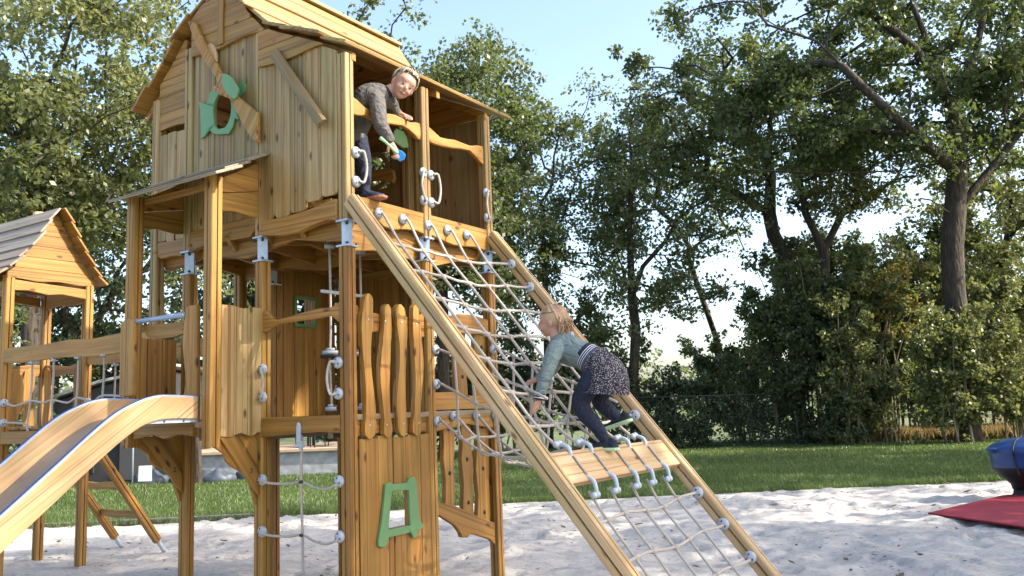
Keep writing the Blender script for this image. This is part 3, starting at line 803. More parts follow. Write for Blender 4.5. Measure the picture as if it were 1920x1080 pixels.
for k, v in enumerate(rows + low):
    mb = MB()
    kn(mb, rp(.052, v), (1, 0, 0)); kn(mb, rp(1.664, v), (-1, 0, 0), .045)
    mb.mi = 2
    pts = []
    dip = .055 if v > -1.4 else .04
    for u in np.linspace(.08, 1.64, 13):
        pts.append(rp(u, v - .009 * math.sin(u * 7 + k), sag(v, u, dip) + .005 * math.sin(u * 23 + k)))
    mb.tube(pts, .0105, 8, spl=3)
    # splice collars where the ropes cross
    for u in US:
        q = rp(u, v - .009 * math.sin(u * 7 + k), sag(v, u, dip)); mb.tube([q - Vector((.03, 0, 0)), q + Vector((.03, 0, 0))], .0165, 8)
    mb.build('net_rope', ['knob', 'dark_bolt', 'rope'], ramp_)
for i, u in enumerate(US):
    mb = MB(); kn(mb, (u, -.045, 2.937), (0, -1, 0)); mb.mi = 2
    pts = [Vector((u, -.075, 2.935)), Vector((u + .01, -.10, 2.90))]
    for v in rows: pts.append(rp(u + .004 * math.sin(v * 30 + i), v, sag(v, u, .055)))
    pts.append(rp(u, -1.47, .0))
    mb.tube(pts, .0105, 8, spl=3); mb.build('net_rope', ['knob', 'dark_bolt', 'rope'], ramp_)
    mb = MB()
    pts = [rp(u, -1.67, -.01)] + [rp(u + (.02 * (i - 2)) * (k / 4) + .01 * math.sin(v * 9), v, sag(v, u, .05)) for k, v in enumerate(low)] + [rp(u + .03, -2.5, 0)]
    mb.tube(pts, .0095, 8, spl=4); mb.build('net_rope', 'rope', ramp_)
# plank across with pale clips
mb = MB(); p0 = rp(.042, -1.575, .015); 
mb.slab([rp(.042, -1.50, .0), rp(1.674, -1.50, .0), rp(1.674, -1.645, .0), rp(.042, -1.645, .0)], nr * .04, (1, 0, 0), .8)
mb.build('plank', 'rail', ramp_, .006)
for u in US:
    mb = MB()
    for v0, v1 in ((-1.455, -1.535), (-1.61, -1.70)):
        mb.tube([rp(u, v0, .02), rp(u, (v0 + v1) / 2, .055), rp(u, v1, .02)], [.012, .015, .012], 8, spl=4)
        mb.blob(rp(u, v0 if v0 > -1.5 else v1, .02), (.022, .022, .022)); mb.blob(rp(u - .03, v0 if v0 > -1.5 else v1, .015), (.02, .02, .02))
    mb.mi = 1; mb.tube([rp(u, -1.53, .048), rp(u, -1.62, .048)], .0075, 8)
    mb.build('rope_clip', ['white_plastic', 'rope'], ramp_)

# ================================================================== crawl net between the deck and the ramp
cn = thing('crawl_net', 'sagging spider net tunnel strung behind the ramp beside the lower deck', 'climbing net', W(1.2, -.7, 1.2))
hang = [(.90, 1.97), (.90, 1.706), (.90, 1.425), (1.106, 1.459), (1.413, 1.45), (1.68, 1.45), (1.68, 1.70), (1.68, 2.0)]
for i, (u, z) in enumerate(hang):
    mb = MB()
    kn(mb, (u, -.052, z), (0, -1, 0), .04); mb.mi = 2
    t = i / 7
    ue = .45 + 1.0 * t
    ze = [1.55, 1.38, 1.24, 1.17, 1.17, 1.22, 1.36, 1.52][i]
    d_ = .22 * math.sin(math.pi * min(1, max(0, t)))
    pts = []
    for k in range(7):
        s = k / 6
        pts.append(Vector((u + (ue - u) * s, -.08 - 1.22 * s, z + (ze - z) * s - d_ * math.sin(math.pi * s) * (1 if 1 < i < 6 else .5) + .01 * math.sin(9 * s + i))))
    cn_pts = pts
    mb.tube(pts, .0105, 8, spl=4)
    mb.build('net_rope', ['knob', 'dark_bolt', 'rope'], cn)
    hang[i] = (u, z, pts)
for k in range(1, 6):
    mb = MB()
    pts = [hang[i][2][k] for i in range(8)]
    mb.tube(pts, .0105, 8, spl=4)
    for p in pts: mb.blob(p, (.019, .019, .019))
    mb.build('net_rope', 'rope', cn)
for (i, k) in ((0, 2), (1, 3), (6, 2), (7, 3), (6, 4), (5, 4), (1, 5)):
    p = hang[i][2][k]; q = p + Vector((random.uniform(-.06, .06), random.uniform(-.06, .06), -.05))
    mb = MB(); mb.tube([p, q], .014, 10)
    mb.build('rope_sleeve', 'white_plastic', cn)

# ================================================================== PEOPLE
def SW(p): return W(*p)
def flesh(name, chains, mat, parent, voxel=.007, blobs=(), smooth=3, disp=0.0):
    """limbs given as chains of (point, radius) in world space, merged to one continuous surface"""
    mb = MB(frame=False)
    for ch in chains:
        P = [Vector(p) for p, r in ch]; R = [r for p, r in ch]
        if len(P) > 1:
            Q = catmull(P, 4)
            RR_ = np.interp(np.linspace(0, len(P) - 1, len(Q)), range(len(P)), R)
            mb.tube(Q, list(RR_), 14)
            for q, r in zip(Q, RR_): mb.blob(q, float(r) * .995, nu=12, nv=8)
        else: mb.blob(P[0], R[0], nu=14, nv=10)
    for b in blobs: mb.blob(*b[:2], axes=b[2] if len(b) > 2 else None, nu=18, nv=14)
    o = mb.build(name, mat, parent)
    m = o.modifiers.new('join', 'REMESH'); m.mode = 'VOXEL'; m.voxel_size = voxel; m.use_smooth_shade = True
    if smooth:
        s = o.modifiers.new('soften', 'SMOOTH'); s.factor = .5; s.iterations = smooth
    return o
def skin_m(name, col):
    m, n, b = new_mat(name)
    b.inputs['Base Color'].default_value = (*col, 1); b.inputs['Roughness'].default_value = .5
    b.inputs['Subsurface Weight'].default_value = .12; b.inputs['Subsurface Radius'].default_value = (.02, .008, .004)
    return m
M['skin'] = skin_m('skin', (0.46, 0.255, 0.185))
M['lip'] = skin_m('lip', (0.34, 0.12, 0.105))
M['eyew'] = simple('eye_white', (.7, .68, .65), .3); M['iris'] = simple('iris', (.05, .06, .08), .2)
def hair_m(name, d, l):
    m, n, b = new_mat(name)
    at = n.nodes.new('ShaderNodeAttribute'); at.attribute_name = 'tn'
    r = ramp(n, [(0, d), (1, l)]); lnk(n, at.outputs['Fac'], r.inputs[0]); lnk(n, r.outputs[0], b.inputs['Base Color'])
    b.inputs['Roughness'].default_value = .45
    return m
M['hair1'] = hair_m('ash_blond_hair', (.12, .085, .055), (.52, .43, .31))
M['hair2'] = hair_m('blond_hair', (.24, .125, .06), (.58, .40, .26))
def cloth(name, col, k=.2, sc_=60, bump=.5):
    m = simple(name, col, .85, 0, k, sc_, bump)
    n = m.node_tree; b = n.nodes['Principled BSDF']
    tc = n.nodes.new('ShaderNodeTexCoord'); nz = n.nodes.new('ShaderNodeTexNoise'); nz.inputs['Scale'].default_value = 11; nz.inputs['Detail'].default_value = 2; nz.inputs['Distortion'].default_value = 1.6
    bp = n.nodes.new('ShaderNodeBump'); bp.inputs['Strength'].default_value = .9; bp.inputs['Distance'].default_value = .035
    n.links.new(tc.outputs['Object'], nz.inputs['Vector']); n.links.new(nz.outputs[0], bp.inputs['Height'])
    o = [x for x in n.nodes if x.type == 'BUMP' and x is not bp and x != bp][0]
    n.links.new(bp.outputs[0], o.inputs['Normal'])
    return m
M['jacket'] = cloth('grey_jacket', (.095, .088, .082), .3, 40)
M['navy'] = cloth('navy_cloth', (.010, .014, .035), .3, 80)
M['shoe_navy'] = cloth('navy_shoe', (.018, .035, .07), .3, 60)
M['gum'] = simple('gum_sole', (.42, .17, .09), .7)
M['tealtop'] = cloth('grey_green_jersey', (.155, .20, .20), .1, 70)
M['shoe_dark'] = cloth('dark_shoe', (.012, .022, .035), .4, 60)
M['lime'] = simple('pale_green_sole', (.45, .62, .36), .6)
M['stripe'] = simple('white_stripe', (.62, .63, .68), .8)
m, n, b = new_mat('speckled_skirt')
tc = n.nodes.new('ShaderNodeTexCoord'); vo = n.nodes.new('ShaderNodeTexVoronoi'); vo.inputs['Scale'].default_value = 120
lnk(n, tc.outputs['Object'], vo.inputs['Vector'])
r = ramp(n, [(0.25, (.46, .42, .45)), (0.36, (.014, .011, .020))]); lnk(n, vo.outputs['Distance'], r.inputs[0])
lnk(n, r.outputs[0], b.inputs['Base Color']); b.inputs['Roughness'].default_value = .9
M['skirt'] = m
def head_parts(c, up, fw, h, parent, bodychains, hairmat, mode, name='body'):
    """c head centre (world), h chin-to-crown"""
    up = up.normalized(); fw = (fw - up * fw.dot(up)).normalized(); rt = fw.cross(up)   # person's right
    ax = (rt, fw, up)
    def L(x, y, z): return c + rt * x * h + fw * y * h + up * z * h
    bl = [(L(0, -.06, .10), (.36 * h, .42 * h, .38 * h), ax),            # skull
          (L(0, .06, -.10), (.30 * h, .32 * h, .36 * h), ax),            # face
          (L(0, .20, -.36), (.12 * h, .12 * h, .09 * h), ax),            # chin
          (L(0, .385, -.08), (.045 * h, .065 * h, .075 * h), ax),        # nose
          (L(0, .37, -.045), (.03 * h, .04 * h, .10 * h), ax),
          (L(.16, .24, -.16), (.10 * h, .10 * h, .10 * h), ax), (L(-.16, .24, -.16), (.10 * h, .10 * h, .10 * h), ax),
          (L(0, .24, .16), (.25 * h, .12 * h, .14 * h), ax), (L(.13, .30, -.13), (.09 * h, .07 * h, .08 * h), ax), (L(-.13, .30, -.13), (.09 * h, .07 * h, .08 * h), ax)]
    for s_ in (-1, 1): bl.append((L(.35 * s_, -.03, -.05), (.045 * h, .07 * h, .11 * h), ax))
    body = flesh(name, bodychains, 'skin', parent, .0055, bl, 2)
    for s_ in (-1, 1):
        mb = MB(frame=False)
        mb.blob(L(.135 * s_, .338, .0), (.050 * h, .028 * h, .019 * h), ax); mb.mi = 1
        mb.blob(L(.135 * s_, .348, .0), (.034 * h, .024 * h, .024 * h), ax)
        mb.tube([L(.075 * s_, .352, .012), L(.135 * s_, .372, .028), L(.20 * s_, .335, .012)], .008 * h, 6, spl=3)
        mb.mi = 2; mb.tube([L(.07 * s_, .368, .115), L(.13 * s_, .366, .13), L(.20 * s_, .325, .11)], .007 * h, 6)
        mb.build('eye', ['eyew', 'iris', hairmat], body)
    mb = MB(frame=False); mb.tube([L(-.11, .335, -.215), L(-.05, .365, -.245), L(.05, .365, -.245), L(.11, .335, -.215)], [.010 * h, .022 * h, .022 * h, .010 * h], 8, spl=3)
    mb.build('mouth', 'lip', body)
    # hair: cap of strands
    mb = MB(frame=False)
    rng = random.Random(5 if mode == 'up' else 9)
    def scalp(th, ph, k=1.0):
        x = math.sin(th) * math.sin(ph); y = math.sin(th) * math.cos(ph); z = math.cos(th)
        return L(x * .385 * k, -.06 + y * .44 * k, .11 + z * .40 * k)
    mb.blob(L(0, -.10, .13), (.375 * h, .41 * h, .385 * h), ax, 18, 12)
    if mode == 'up':
        bun = L(0, -.14, .545)
        for i in range(190):
            ph = rng.uniform(-math.pi, math.pi)
            lim = .86 if abs(ph) < .9 else (1.25 if abs(ph) < 1.5 else 1.9)
            th0 = lim * rng.uniform(.75, 1.0)
            P = [scalp(th0 * (1 - t) + .25 * t, ph, 1.06 + .08 * math.sin(math.pi * t) + rng.uniform(0, .03)) for t in (0, .33, .66, .95)] + [bun + up * rng.uniform(-.02, .02) * h]
            mb.tube(P, [.010 * h, .018 * h, .018 * h, .014 * h, .01 * h], 5, spl=3, tint=rng.random())
        for i in range(26):
            a = rng.uniform(0, 6.28); d = (rt * math.cos(a) + fw * math.sin(a))
            mb.tube([bun, bun + d * .09 * h + up * .07 * h, bun + d * rng.uniform(.08, .20) * h + up * rng.uniform(-.02, .18) * h], [.025 * h, .022 * h, .004 * h], 5, spl=3, tint=rng.random())
        mb.blob(bun, (.075 * h, .075 * h, .06 * h), ax)
    else:
        for i in range(330):
            ph = rng.choice((-1, 1)) * rng.uniform(.55, math.pi)
            th1 = 1.12 if abs(ph) < 1.75 else rng.uniform(1.6, 2.1)
            P = [scalp(.25 + rng.uniform(0, .5), ph, 1.02), scalp(th1 * .6, ph + .12 * (1 if ph > 0 else -1), 1.05), scalp(th1, ph + .3 * (1 if ph > 0 else -1), 1.07)]
            if abs(ph) > 1.85:
                e = P[-1]; back = -fw
                l = rng.uniform(.15, .42)
                P += [e - Vector((0, 0, 1)) * l * .5 * h + back * rng.uniform(-.02, .12) * h + rt * rng.uniform(-.07, .07) * h,
                      e - Vector((0, 0, 1)) * l * h + back * rng.uniform(-.12, .16) * h + rt * rng.uniform(-.12, .12) * h]
            R_ = [.012 * h, .020 * h, .022 * h, .018 * h, .006 * h][:len(P)]
            mb.tube(P, R_, 5, spl=3, tint=rng.random() * (.55 if abs(ph) > 2 else 1))
    mb.build('hair', hairmat, body)
    return body
def hand_chains(wr, pc, spread, grip, s_=1.0):
    """palm from wrist wr to palm centre pc; spread = across-fingers axis, grip = direction fingers curl"""
    wr, pc, spread, grip = Vector(wr), Vector(pc), Vector(spread).normalized(), Vector(grip).normalized()
    d = (pc - wr).normalized()
    ch = []
    for k, (o_, l) in enumerate(((-1.5, .82), (-.5, .97), (.5, 1.0), (1.5, .9))):
        b = pc + spread * o_ * .0115 * s_
        k1 = b + d * .020 * s_ * l + grip * .002
        k2 = k1 + (d * .45 + grip * .8).normalized() * .019 * s_ * l
        k3 = k2 + (grip * .8 - d * .55).normalized() * .015 * s_ * l
        ch.append([(wr + (b - wr) * .55, .0085 * s_), (b, .0085 * s_), (k1, .0075 * s_), (k2, .0068 * s_), (k3, .0058 * s_)])
    t0 = wr + (pc - wr) * .3 - spread * .012 * s_
    ch.append([(t0, .010 * s_), (t0 - spread * .014 * s_ + grip * .010 * s_ + d * .008, .009 * s_), (t0 - spread * .012 * s_ + grip * .026 * s_ + d * .02 * s_, .007 * s_)])
    return ch
def shoe(name, heel, toe, sole_n, mats, parent, wd=.036, ht=.05):
    heel, toe, up = Vector(heel), Vector(toe), Vector(sole_n).normalized()
    d = (toe - heel); L_ = d.length; d.normalize(); up = (up - d * up.dot(d)).normalized(); s_ = d.cross(up)
    mb = MB(frame=False)
    prof = [(0.0, .62, .95), (.12, .85, 1.25), (.3, .85, 1.3), (.45, .85, 1.0), (.65, 1.0, .72), (.85, .95, .5), (1.0, .55, .32)]
    ns = 14; vs = []
    for t, w_, h_ in prof:
        for k in range(ns):
            a = 2 * math.pi * k / ns
            x = math.cos(a) * wd * w_; z = max(-.15, math.sin(a)) * ht * h_
            vs.append(heel + d * (t * L_) + s_ * x + up * (z + .012))
    fs = []
    for i in range(len(prof) - 1):
        for k in range(ns): k2 = (k + 1) % ns; fs.append([i * ns + k, i * ns + k2, (i + 1) * ns + k2, (i + 1) * ns + k])
    fs += [list(range(ns))[::-1], [(len(prof) - 1) * ns + k for k in range(ns)]]
    mb.smooth = True; mb._add(vs, fs); mb.smooth = False
    o = mb.build(name, mats[0], parent)
    sb = o.modifiers.new('sub', 'SUBSURF'); sb.levels = sb.render_levels = 1
    mb = MB(frame=False); out = []
    for t, w_ in ((-.02, .45), (.05, .8), (.25, .95), (.5, .92), (.75, 1.1), (.92, .95), (1.03, .5)): out.append((t, w_))
    P = [heel + d * t * L_ + s_ * wd * w_ * 1.05 for t, w_ in out] + [heel + d * t * L_ - s_ * wd * w_ * 1.05 for t, w_ in out[::-1]]
    mb.slab(P, up * .020, d); mb.build('sole', mats[1], o, .005)
    return o
def hz(p): return SW(p)

# ---- child leaning out over the upper handrail
boy = thing('person', 'child in grey jacket, blond hair tied up, leaning out over the upper rail', 'person', W(.28, .05, 3.03))
c_ = W(.44, -.17, 3.925)
toC = (Vector((0, 0, 1.5)) - c_).normalized()
upv = (_U * .84 + _R * .55).normalized()
fwv = (toC + _R * .34 - _U * .05)
bch = [[(c_ - upv * .02, .06), (W(.375, -.075, 3.885), .042), (W(.345, -.03, 3.86), .05)]]
RH = W(.321, -.185, 3.385); RW = W(.287, -.170, 3.441); LH = W(.640, -.01, 3.775); LW = W(.632, .035, 3.80)
bch += [[(W(.262, -.145, 3.50), .023), (RW, .021), (RW.lerp(RH, .5), .022), (RH, .020)]]
bch += hand_chains(RW, RH, _R * .6 + _F * .8, -_R * .5 - _U * .6, 1.35)
bch += [[(W(.636, .06, 3.80), .022), (LW, .021), (LH, .019)]]
bch += hand_chains(LW, LH, _R, WD(0, -1, -.9), 1.25)
bch += [[(W(.345, -.03, 3.86), .05), (W(.32, .04, 3.82), .07), (W(.31, .13, 3.74), .07), (W(.31, .2, 3.65), .07)],
        [(W(.32, .04, 3.82), .05), (W(.268, -.05, 3.79), .042), (W(.237, -.12, 3.575), .032), (W(.262, -.145, 3.50), .024)],
        [(W(.34, .03, 3.83), .05), (W(.52, .03, 3.86), .034), (W(.60, .06, 3.82), .028), (W(.636, .06, 3.80), .022)],
        [(W(.31, .2, 3.65), .05), (W(.285, .16, 3.52), .04), (W(.285, .11, 3.37), .032), (W(.268, .08, 3.12), .022)], [(W(.36, .24, 3.60), .05), (W(.40, .30, 3.37), .030), (W(.35, .37, 3.12), .022)]]
bb = head_parts(c_, upv, fwv, .238, boy, bch, 'hair1', 'up')
flesh('jacket', [
    [(W(.315, .21, 3.68), .125), (W(.30, .14, 3.76), .122), (W(.305, .05, 3.83), .115), (W(.34, -.02, 3.855), .085)],
    [(W(.21, .15, 3.70), .07), (W(.255, .03, 3.81), .072), (W(.268, -.05, 3.79), .066), (W(.248, -.09, 3.68), .060), (W(.237, -.12, 3.575), .056), (W(.258, -.145, 3.51), .047), (W(.276, -.162, 3.468), .043)],
    [(W(.43, .02, 3.85), .07), (W(.52, .03, 3.86), .055), (W(.60, .06, 3.82), .048), (W(.632, .055, 3.805), .040)],
    [(W(.30, .20, 3.60), .10), (W(.27, .17, 3.53), .095)]], 'jacket', boy, .008, smooth=2)
flesh('shirt_collar', [[(W(.372, -.07, 3.875), .050), (W(.352, -.04, 3.862), .055)]], 'navy', boy, .007)
flesh('trousers', [
    [(W(.31, .20, 3.63), .09), (W(.285, .16, 3.52), .085), (W(.285, .11, 3.37), .070), (W(.275, .085, 3.22), .054), (W(.268, .08, 3.12), .045)],
    [(W(.36, .24, 3.60), .08), (W(.40, .30, 3.37), .056), (W(.36, .36, 3.15), .042), (W(.35, .37, 3.09), .038)]], 'navy', boy, .008)
shoe('shoe', W(.255, .10, 3.035), W(.262, -.125, 3.035), (0, 0, 1), ('shoe_navy', 'gum'), boy, .045, .062)
shoe('shoe', W(.345, .40, 3.035), W(.355, .22, 3.035), (0, 0, 1), ('shoe_navy', 'gum'), boy, .045, .062)
# toy scoop held by the leaning child, and the green spade behind the rail
t = thing('toy_shovel', 'blue and pale green plastic toy scoop held out by the leaning child', 'toy shovel', RH)
a0 = W(.14, -.20, 3.435); a1 = W(.27, -.20, 3.385); a2 = W(.40, -.20, 3.335)
mb = MB(frame=False)
mb.tube([a0, a0.lerp(a1, .5) + _U * .004, a1, a1.lerp(a2, .35)], [.014, .010, .011, .016], 10, spl=3)
mb.build('handle', simple('pale_lime_plastic', (.30, .55, .30), .4), t)
dd = (a2 - a1).normalized(); sd_ = dd.cross(_F).normalized()
mb = MB(frame=False)
q = a1.lerp(a2, .25)
mb.slab([q + sd_ * .018, q + dd * .03 + sd_ * .036, q + dd * .085 + sd_ * .034, q + dd * .10, q + dd * .085 - sd_ * .034, q + dd * .03 - sd_ * .036, q - sd_ * .018], _F * .016, dd)
mb.build('blade', simple('bright_blue_plastic', (.02, .20, .62), .35), t, .007)
t = thing('toy_shovel', 'dark green toy spade hanging upright behind the upper rail', 'toy shovel', W(1.1, .4, 3.8))
mb = MB(); mb.tube([(1.06, .40, 3.99), (1.07, .40, 3.86)], .015, 10); mb.build('handle', 'green', t)
mb = MB(); mb.tube([(1.06, .40, 3.98), (1.055, .40, 4.30)], .004, 6); mb.build('cord', 'rope', t)
mb = MB(); mb.slab([(1.02, .40, 3.86), (1.12, .40, 3.86), (1.16, .40, 3.82), (1.18, .40, 3.73), (1.10, .40, 3.71), (1.0, .40, 3.74), (.99, .40, 3.82)], (0, .02, 0)); mb.build('blade', 'green', t, .008)

# ---- girl climbing the net
girl = thing('person', 'blond girl in grey-green top and speckled dark skirt climbing up the rope net', 'person', W(.80, -1.54, 1.2))
c_ = W(.80, -1.155, 2.088)
upv = (_U * .97 + _R * -.14).normalized()
fwv = (-_R * .93 + _F * .30 + _U * .16)
NW, NH = W(.520, -1.202, 1.559), W(.508, -1.18, 1.502); FW_, FH = W(.72, -1.052, 1.689), W(.700, -1.012, 1.674)
gch = [[(c_ + Vector((0, 0, -.02)) + _R * .02, .055), (W(.78, -1.19, 1.985), .040), (W(.78, -1.215, 1.95), .045)],
       [(W(.53, -1.208, 1.60), .022), (NW, .019), (NH, .018)], [(W(.74, -1.075, 1.70), .022), (FW_, .019), (FH, .018)]]
gch += hand_chains(NW, NH, WD(1, 0, 0), WD(0, .8, -.6), 1.15)
gch += hand_chains(FW_, FH, WD(1, 0, .2), WD(0, .5, -.8), 1.15)
gch += [[(W(.78, -1.215, 1.95), .045), (W(.775, -1.28, 1.885), .07), (W(.775, -1.38, 1.85), .07), (W(.79, -1.50, 1.75), .075)],
        [(W(.775, -1.28, 1.885), .05), (W(.655, -1.25, 1.865), .040), (W(.56, -1.234, 1.704), .030), (W(.53, -1.208, 1.60), .022)],
        [(W(.775, -1.28, 1.885), .05), (W(.895, -1.16, 1.88), .038), (W(.80, -1.13, 1.75), .030), (W(.74, -1.075, 1.70), .022)],
        [(W(.77, -1.50, 1.74), .05), (W(.71, -1.46, 1.62), .035), (W(.71, -1.40, 1.525), .028), (W(.75, -1.49, 1.36), .022), (W(.77, -1.54, 1.26), .018)], [(W(.82, -1.50, 1.74), .05), (W(.90, -1.46, 1.60), .034), (W(.92, -1.435, 1.525), .028), (W(.96, -1.48, 1.46), .022), (W(1.0, -1.53, 1.40), .018)]]
gb = head_parts(c_, upv, fwv, .228, girl, gch, 'hair2', 'down')
flesh('top', [
    [(W(.78, -1.215, 1.935), .062), (W(.775, -1.28, 1.885), .105), (W(.775, -1.35, 1.855), .100), (W(.78, -1.43, 1.825), .090)],
    [(W(.70, -1.25, 1.895), .062), (W(.655, -1.25, 1.865), .060), (W(.60, -1.243, 1.78), .052), (W(.56, -1.234, 1.704), .046), (W(.535, -1.215, 1.63), .040), (W(.524, -1.206, 1.582), .037)],
    [(W(.86, -1.20, 1.905), .06), (W(.895, -1.16, 1.88), .056), (W(.85, -1.14, 1.80), .047), (W(.80, -1.13, 1.75), .042), (W(.74, -1.07, 1.70), .034)]], 'tealtop', girl, .007, smooth=2)
mb = MB(frame=False)
ca, cb = W(.525, -1.207, 1.59), W(.519, -1.2005, 1.548)
for k in range(5):
    mb.mi = k % 2; mb.tube([ca.lerp(cb, k / 5), ca.lerp(cb, (k + .98) / 5)], .0375, 16)
mb.build('cuff', ['navy', 'stripe'], girl)
# waistband: rings around the waist axis
wa, wb = W(.78, -1.40, 1.845), W(.785, -1.475, 1.79)
wax = (wb - wa).normalized()
mb = MB(frame=False)
segs = [(0, .30, 0, .094), (.30, .36, 1, .096), (.36, .46, 0, .0965), (.46, .52, 1, .098), (.52, .62, 0, .0985), (.62, .68, 1, .100), (.68, 1.0, 2, .102)]
for t0, t1, mi, rr in segs:
    mb.mi = mi; mb.tube([wa + (wb - wa) * t0, wa + (wb - wa) * t1], rr, 30)
mb.build('waistband', ['navy', 'stripe', cloth('blue_grey_band', (.06, .065, .11), .2, 90)], girl)
# skirt: flared, pleated bell around the waist axis, blending towards straight down
mb = MB(frame=False)
nk = 72; rings = 12; vs = []
cA = W(.785, -1.47, 1.795); cB_ = W(.80, -1.515, 1.575)
e1 = WD(1, 0, 0); 
for j in range(rings + 1):
    t = j / rings
    cc_ = cA.lerp(cB_, t) + WD(0, -.030 * math.sin(math.pi * t), 0)
    ax_ = (wax * (1 - t) + Vector((0, 0, -1)) * t + WD(0, .10, 0) * t).normalized()
    e2 = ax_.cross(e1).normalized(); e1b = e2.cross(ax_).normalized()
    r1 = .106 + .06 * t ** .7; r2 = .106 + .075 * math.sin(min(1, t * 1.3) * math.pi / 2) - .012 * t * t
    for k in range(nk):
        a = 2 * math.pi * k / nk
        pl = 1 + (.012 + .05 * t) * math.sin(a * 13 + .6 * math.sin(a * 3)) + .02 * t * math.sin(a * 5 + 1)
        vs.append(cc_ + e1b * math.cos(a) * r1 * pl + e2 * math.sin(a) * r2 * pl)
fs = []
for j in range(rings):
    for k in range(nk):
        k2 = (k + 1) % nk; fs.append([j * nk + k, j * nk + k2, (j + 1) * nk + k2, (j + 1) * nk + k])
fs.append(list(range(nk)))
mb.smooth = True; mb._add(vs, fs)
o = mb.build('skirt', 'skirt', girl)
flesh('tights', [
    [(W(.73, -1.52, 1.72), .075), (W(.71, -1.46, 1.62), .075), (W(.71, -1.40, 1.525), .062), (W(.725, -1.43, 1.44), .056), (W(.75, -1.49, 1.36), .046), (W(.77, -1.54, 1.27), .035)],
    [(W(.86, -1.50, 1.71), .075), (W(.90, -1.46, 1.60), .068), (W(.92, -1.435, 1.525), .058), (W(.96, -1.48, 1.46), .050), (W(1.0, -1.53, 1.40), .038)]], 'navy', girl, .007)
n_s = WD(0, -.12, 1)
shoe('shoe', W(.77, -1.63, 1.205), W(.755, -1.40, 1.205), WD(0, 0, 1), ('shoe_dark', 'lime'), girl, .040, .056)
shoe('shoe', W(1.0, -1.625, 1.385), W(1.0, -1.415, 1.325), WD(0, -.2, 1), ('shoe_dark', 'lime'), girl, .040, .052)

# ================================================================== SMALL PLAY HUT, BRIDGE, LADDER
hut = thing('play_hut', 'small play hut on posts with steep grey shingle roof at the left edge', 'play tower', W(.5, 5.1, 0))
PP = [(.07, 4.65), (.90, 4.65), (.92, 5.5), (.07, 5.5)]
for u, v in PP:
    mb = MB(); mb.post(u, v, .06, 3.0); o = mb.build('post', 'amber', hut)
    mb = MB(); mb.box((u - .04, v - .04, .045), (u + .04, v + .04, .06)); mb.tube([(u, v, .05), (u, v, -.2)], .025, 10); mb.build('post_foot', 'steel', o)
hR = [(1.0, 2.985), (.93, 3.065), (.84, 3.18), (.75, 3.31), (.66, 3.46), (.58, 3.60), (.50, 3.73)]
hL = [(-.06, 2.985), (.03, 3.065), (.14, 3.18), (.24, 3.31), (.335, 3.46), (.42, 3.60), (.50, 3.73)]
def hut_roof(P, mat):
    mb = MB()
    for i in range(len(P) - 1):
        (a0, z0), (a1, z1) = P[i], P[i + 1]
        d = Vector((a1 - a0, 0, z1 - z0)).normalized(); nn = Vector((-d.z, 0, d.x))
        if nn.z < 0: nn = -nn
        s_ = random.uniform(-.03, .03); e_ = random.uniform(-.04, .04)
        A = Vector((a0, 0, z0)) - d * .03 + nn * .02; B_ = Vector((a1, 0, z1))
        mb.slab([(A.x, 4.49 + s_, A.z), (A.x, 5.75 + e_, A.z), (B_.x, 5.75 + e_, B_.z), (B_.x, 4.49 + s_, B_.z)], nn * .022, VAX)
    return mb.build('roof', mat, hut, .004)
hut_roof(hR, 'amber'); hut_roof(hL, 'grey')
def hz_(x):
    P = sorted(hR + hL[:-1]); return float(np.interp(x, [p[0] for p in P], [p[1] for p in P]))
for vv in (4.605, 5.52):
    mb = MB(); z = 2.965
    while z < 3.7:
        z2 = z + .12; xs = [x for x in np.linspace(.03, .94, 40) if hz_(x) - .02 > z + .012]
        if len(xs) > 2:
            mb.slab(vb([(x, z + (.008 * math.sin(x * 14) if z < 3 else 0)) for x in xs] + [(x, min(z2 - .003, hz_(x) - .02)) for x in xs[::-1]], 'v', vv + random.uniform(-.002, .002)), (0, .024, 0), UAX)
        z += .12
    mb.build('gable_panel', 'amber', hut, .003)
    part('beam', smooth2([(.10, 2.96), (.5, 2.94), (.87, 2.925), (.87, 2.82), (.6, 2.85), (.45, 2.83), (.25, 2.86), (.10, 2.85)], 1), 'v', vv + .012, (0, .03, 0), g=UAX, parent=hut, tint=.7)
for uu in (.055, .90):
    part('beam', [(4.69, 2.95), (5.46, 2.95), (5.46, 2.79), (5.2, 2.81), (4.95, 2.78), (4.69, 2.80)], 'u', uu - .01, (.03, 0, 0), g=VAX, parent=hut, tint=.3)
mb = MB(); mb.tube([(.60, 5.12, 3.5), (.60, 5.12, 3.80)], .065, 16); mb.build('chimney', 'rail', hut)
mb = MB()
for k in range(6): mb.box((.03, 4.62 + k * .155, 1.465), (.95, 4.77 + k * .155, 1.50), UAX)
mb.box((.1, 4.66, 1.34), (.87, 4.70, 1.465)); mb.box((.1, 5.45, 1.34), (.87, 5.49, 1.465)); mb.build('floor', 'amber', hut, .003)
part('handrail', smooth2([(.12, 2.16), (.3, 2.12), (.6, 2.15), (.87, 2.17), (.87, 2.04), (.6, 2.05), (.3, 2.03), (.12, 2.03)], 2), 'v', 5.49, (0, .035, 0), g=UAX, parent=hut)
part('handrail', [(4.70, 2.17), (5.0, 2.13), (5.46, 2.17), (5.46, 2.02), (5.0, 2.05), (4.70, 2.03)], 'u', .90, (.035, 0, 0), g=VAX, parent=hut)
for a in (4.78, 5.35):
    part('panel_board', smooth2([(a - .07, 1.35), (a + .06, 1.35), (a + .08, 1.55), (a + .05, 1.8), (a + .07, 2.1), (a - .05, 2.1), (a - .08, 1.8), (a - .05, 1.55)], 2), 'u', .875, (.024, 0, 0), parent=hut)
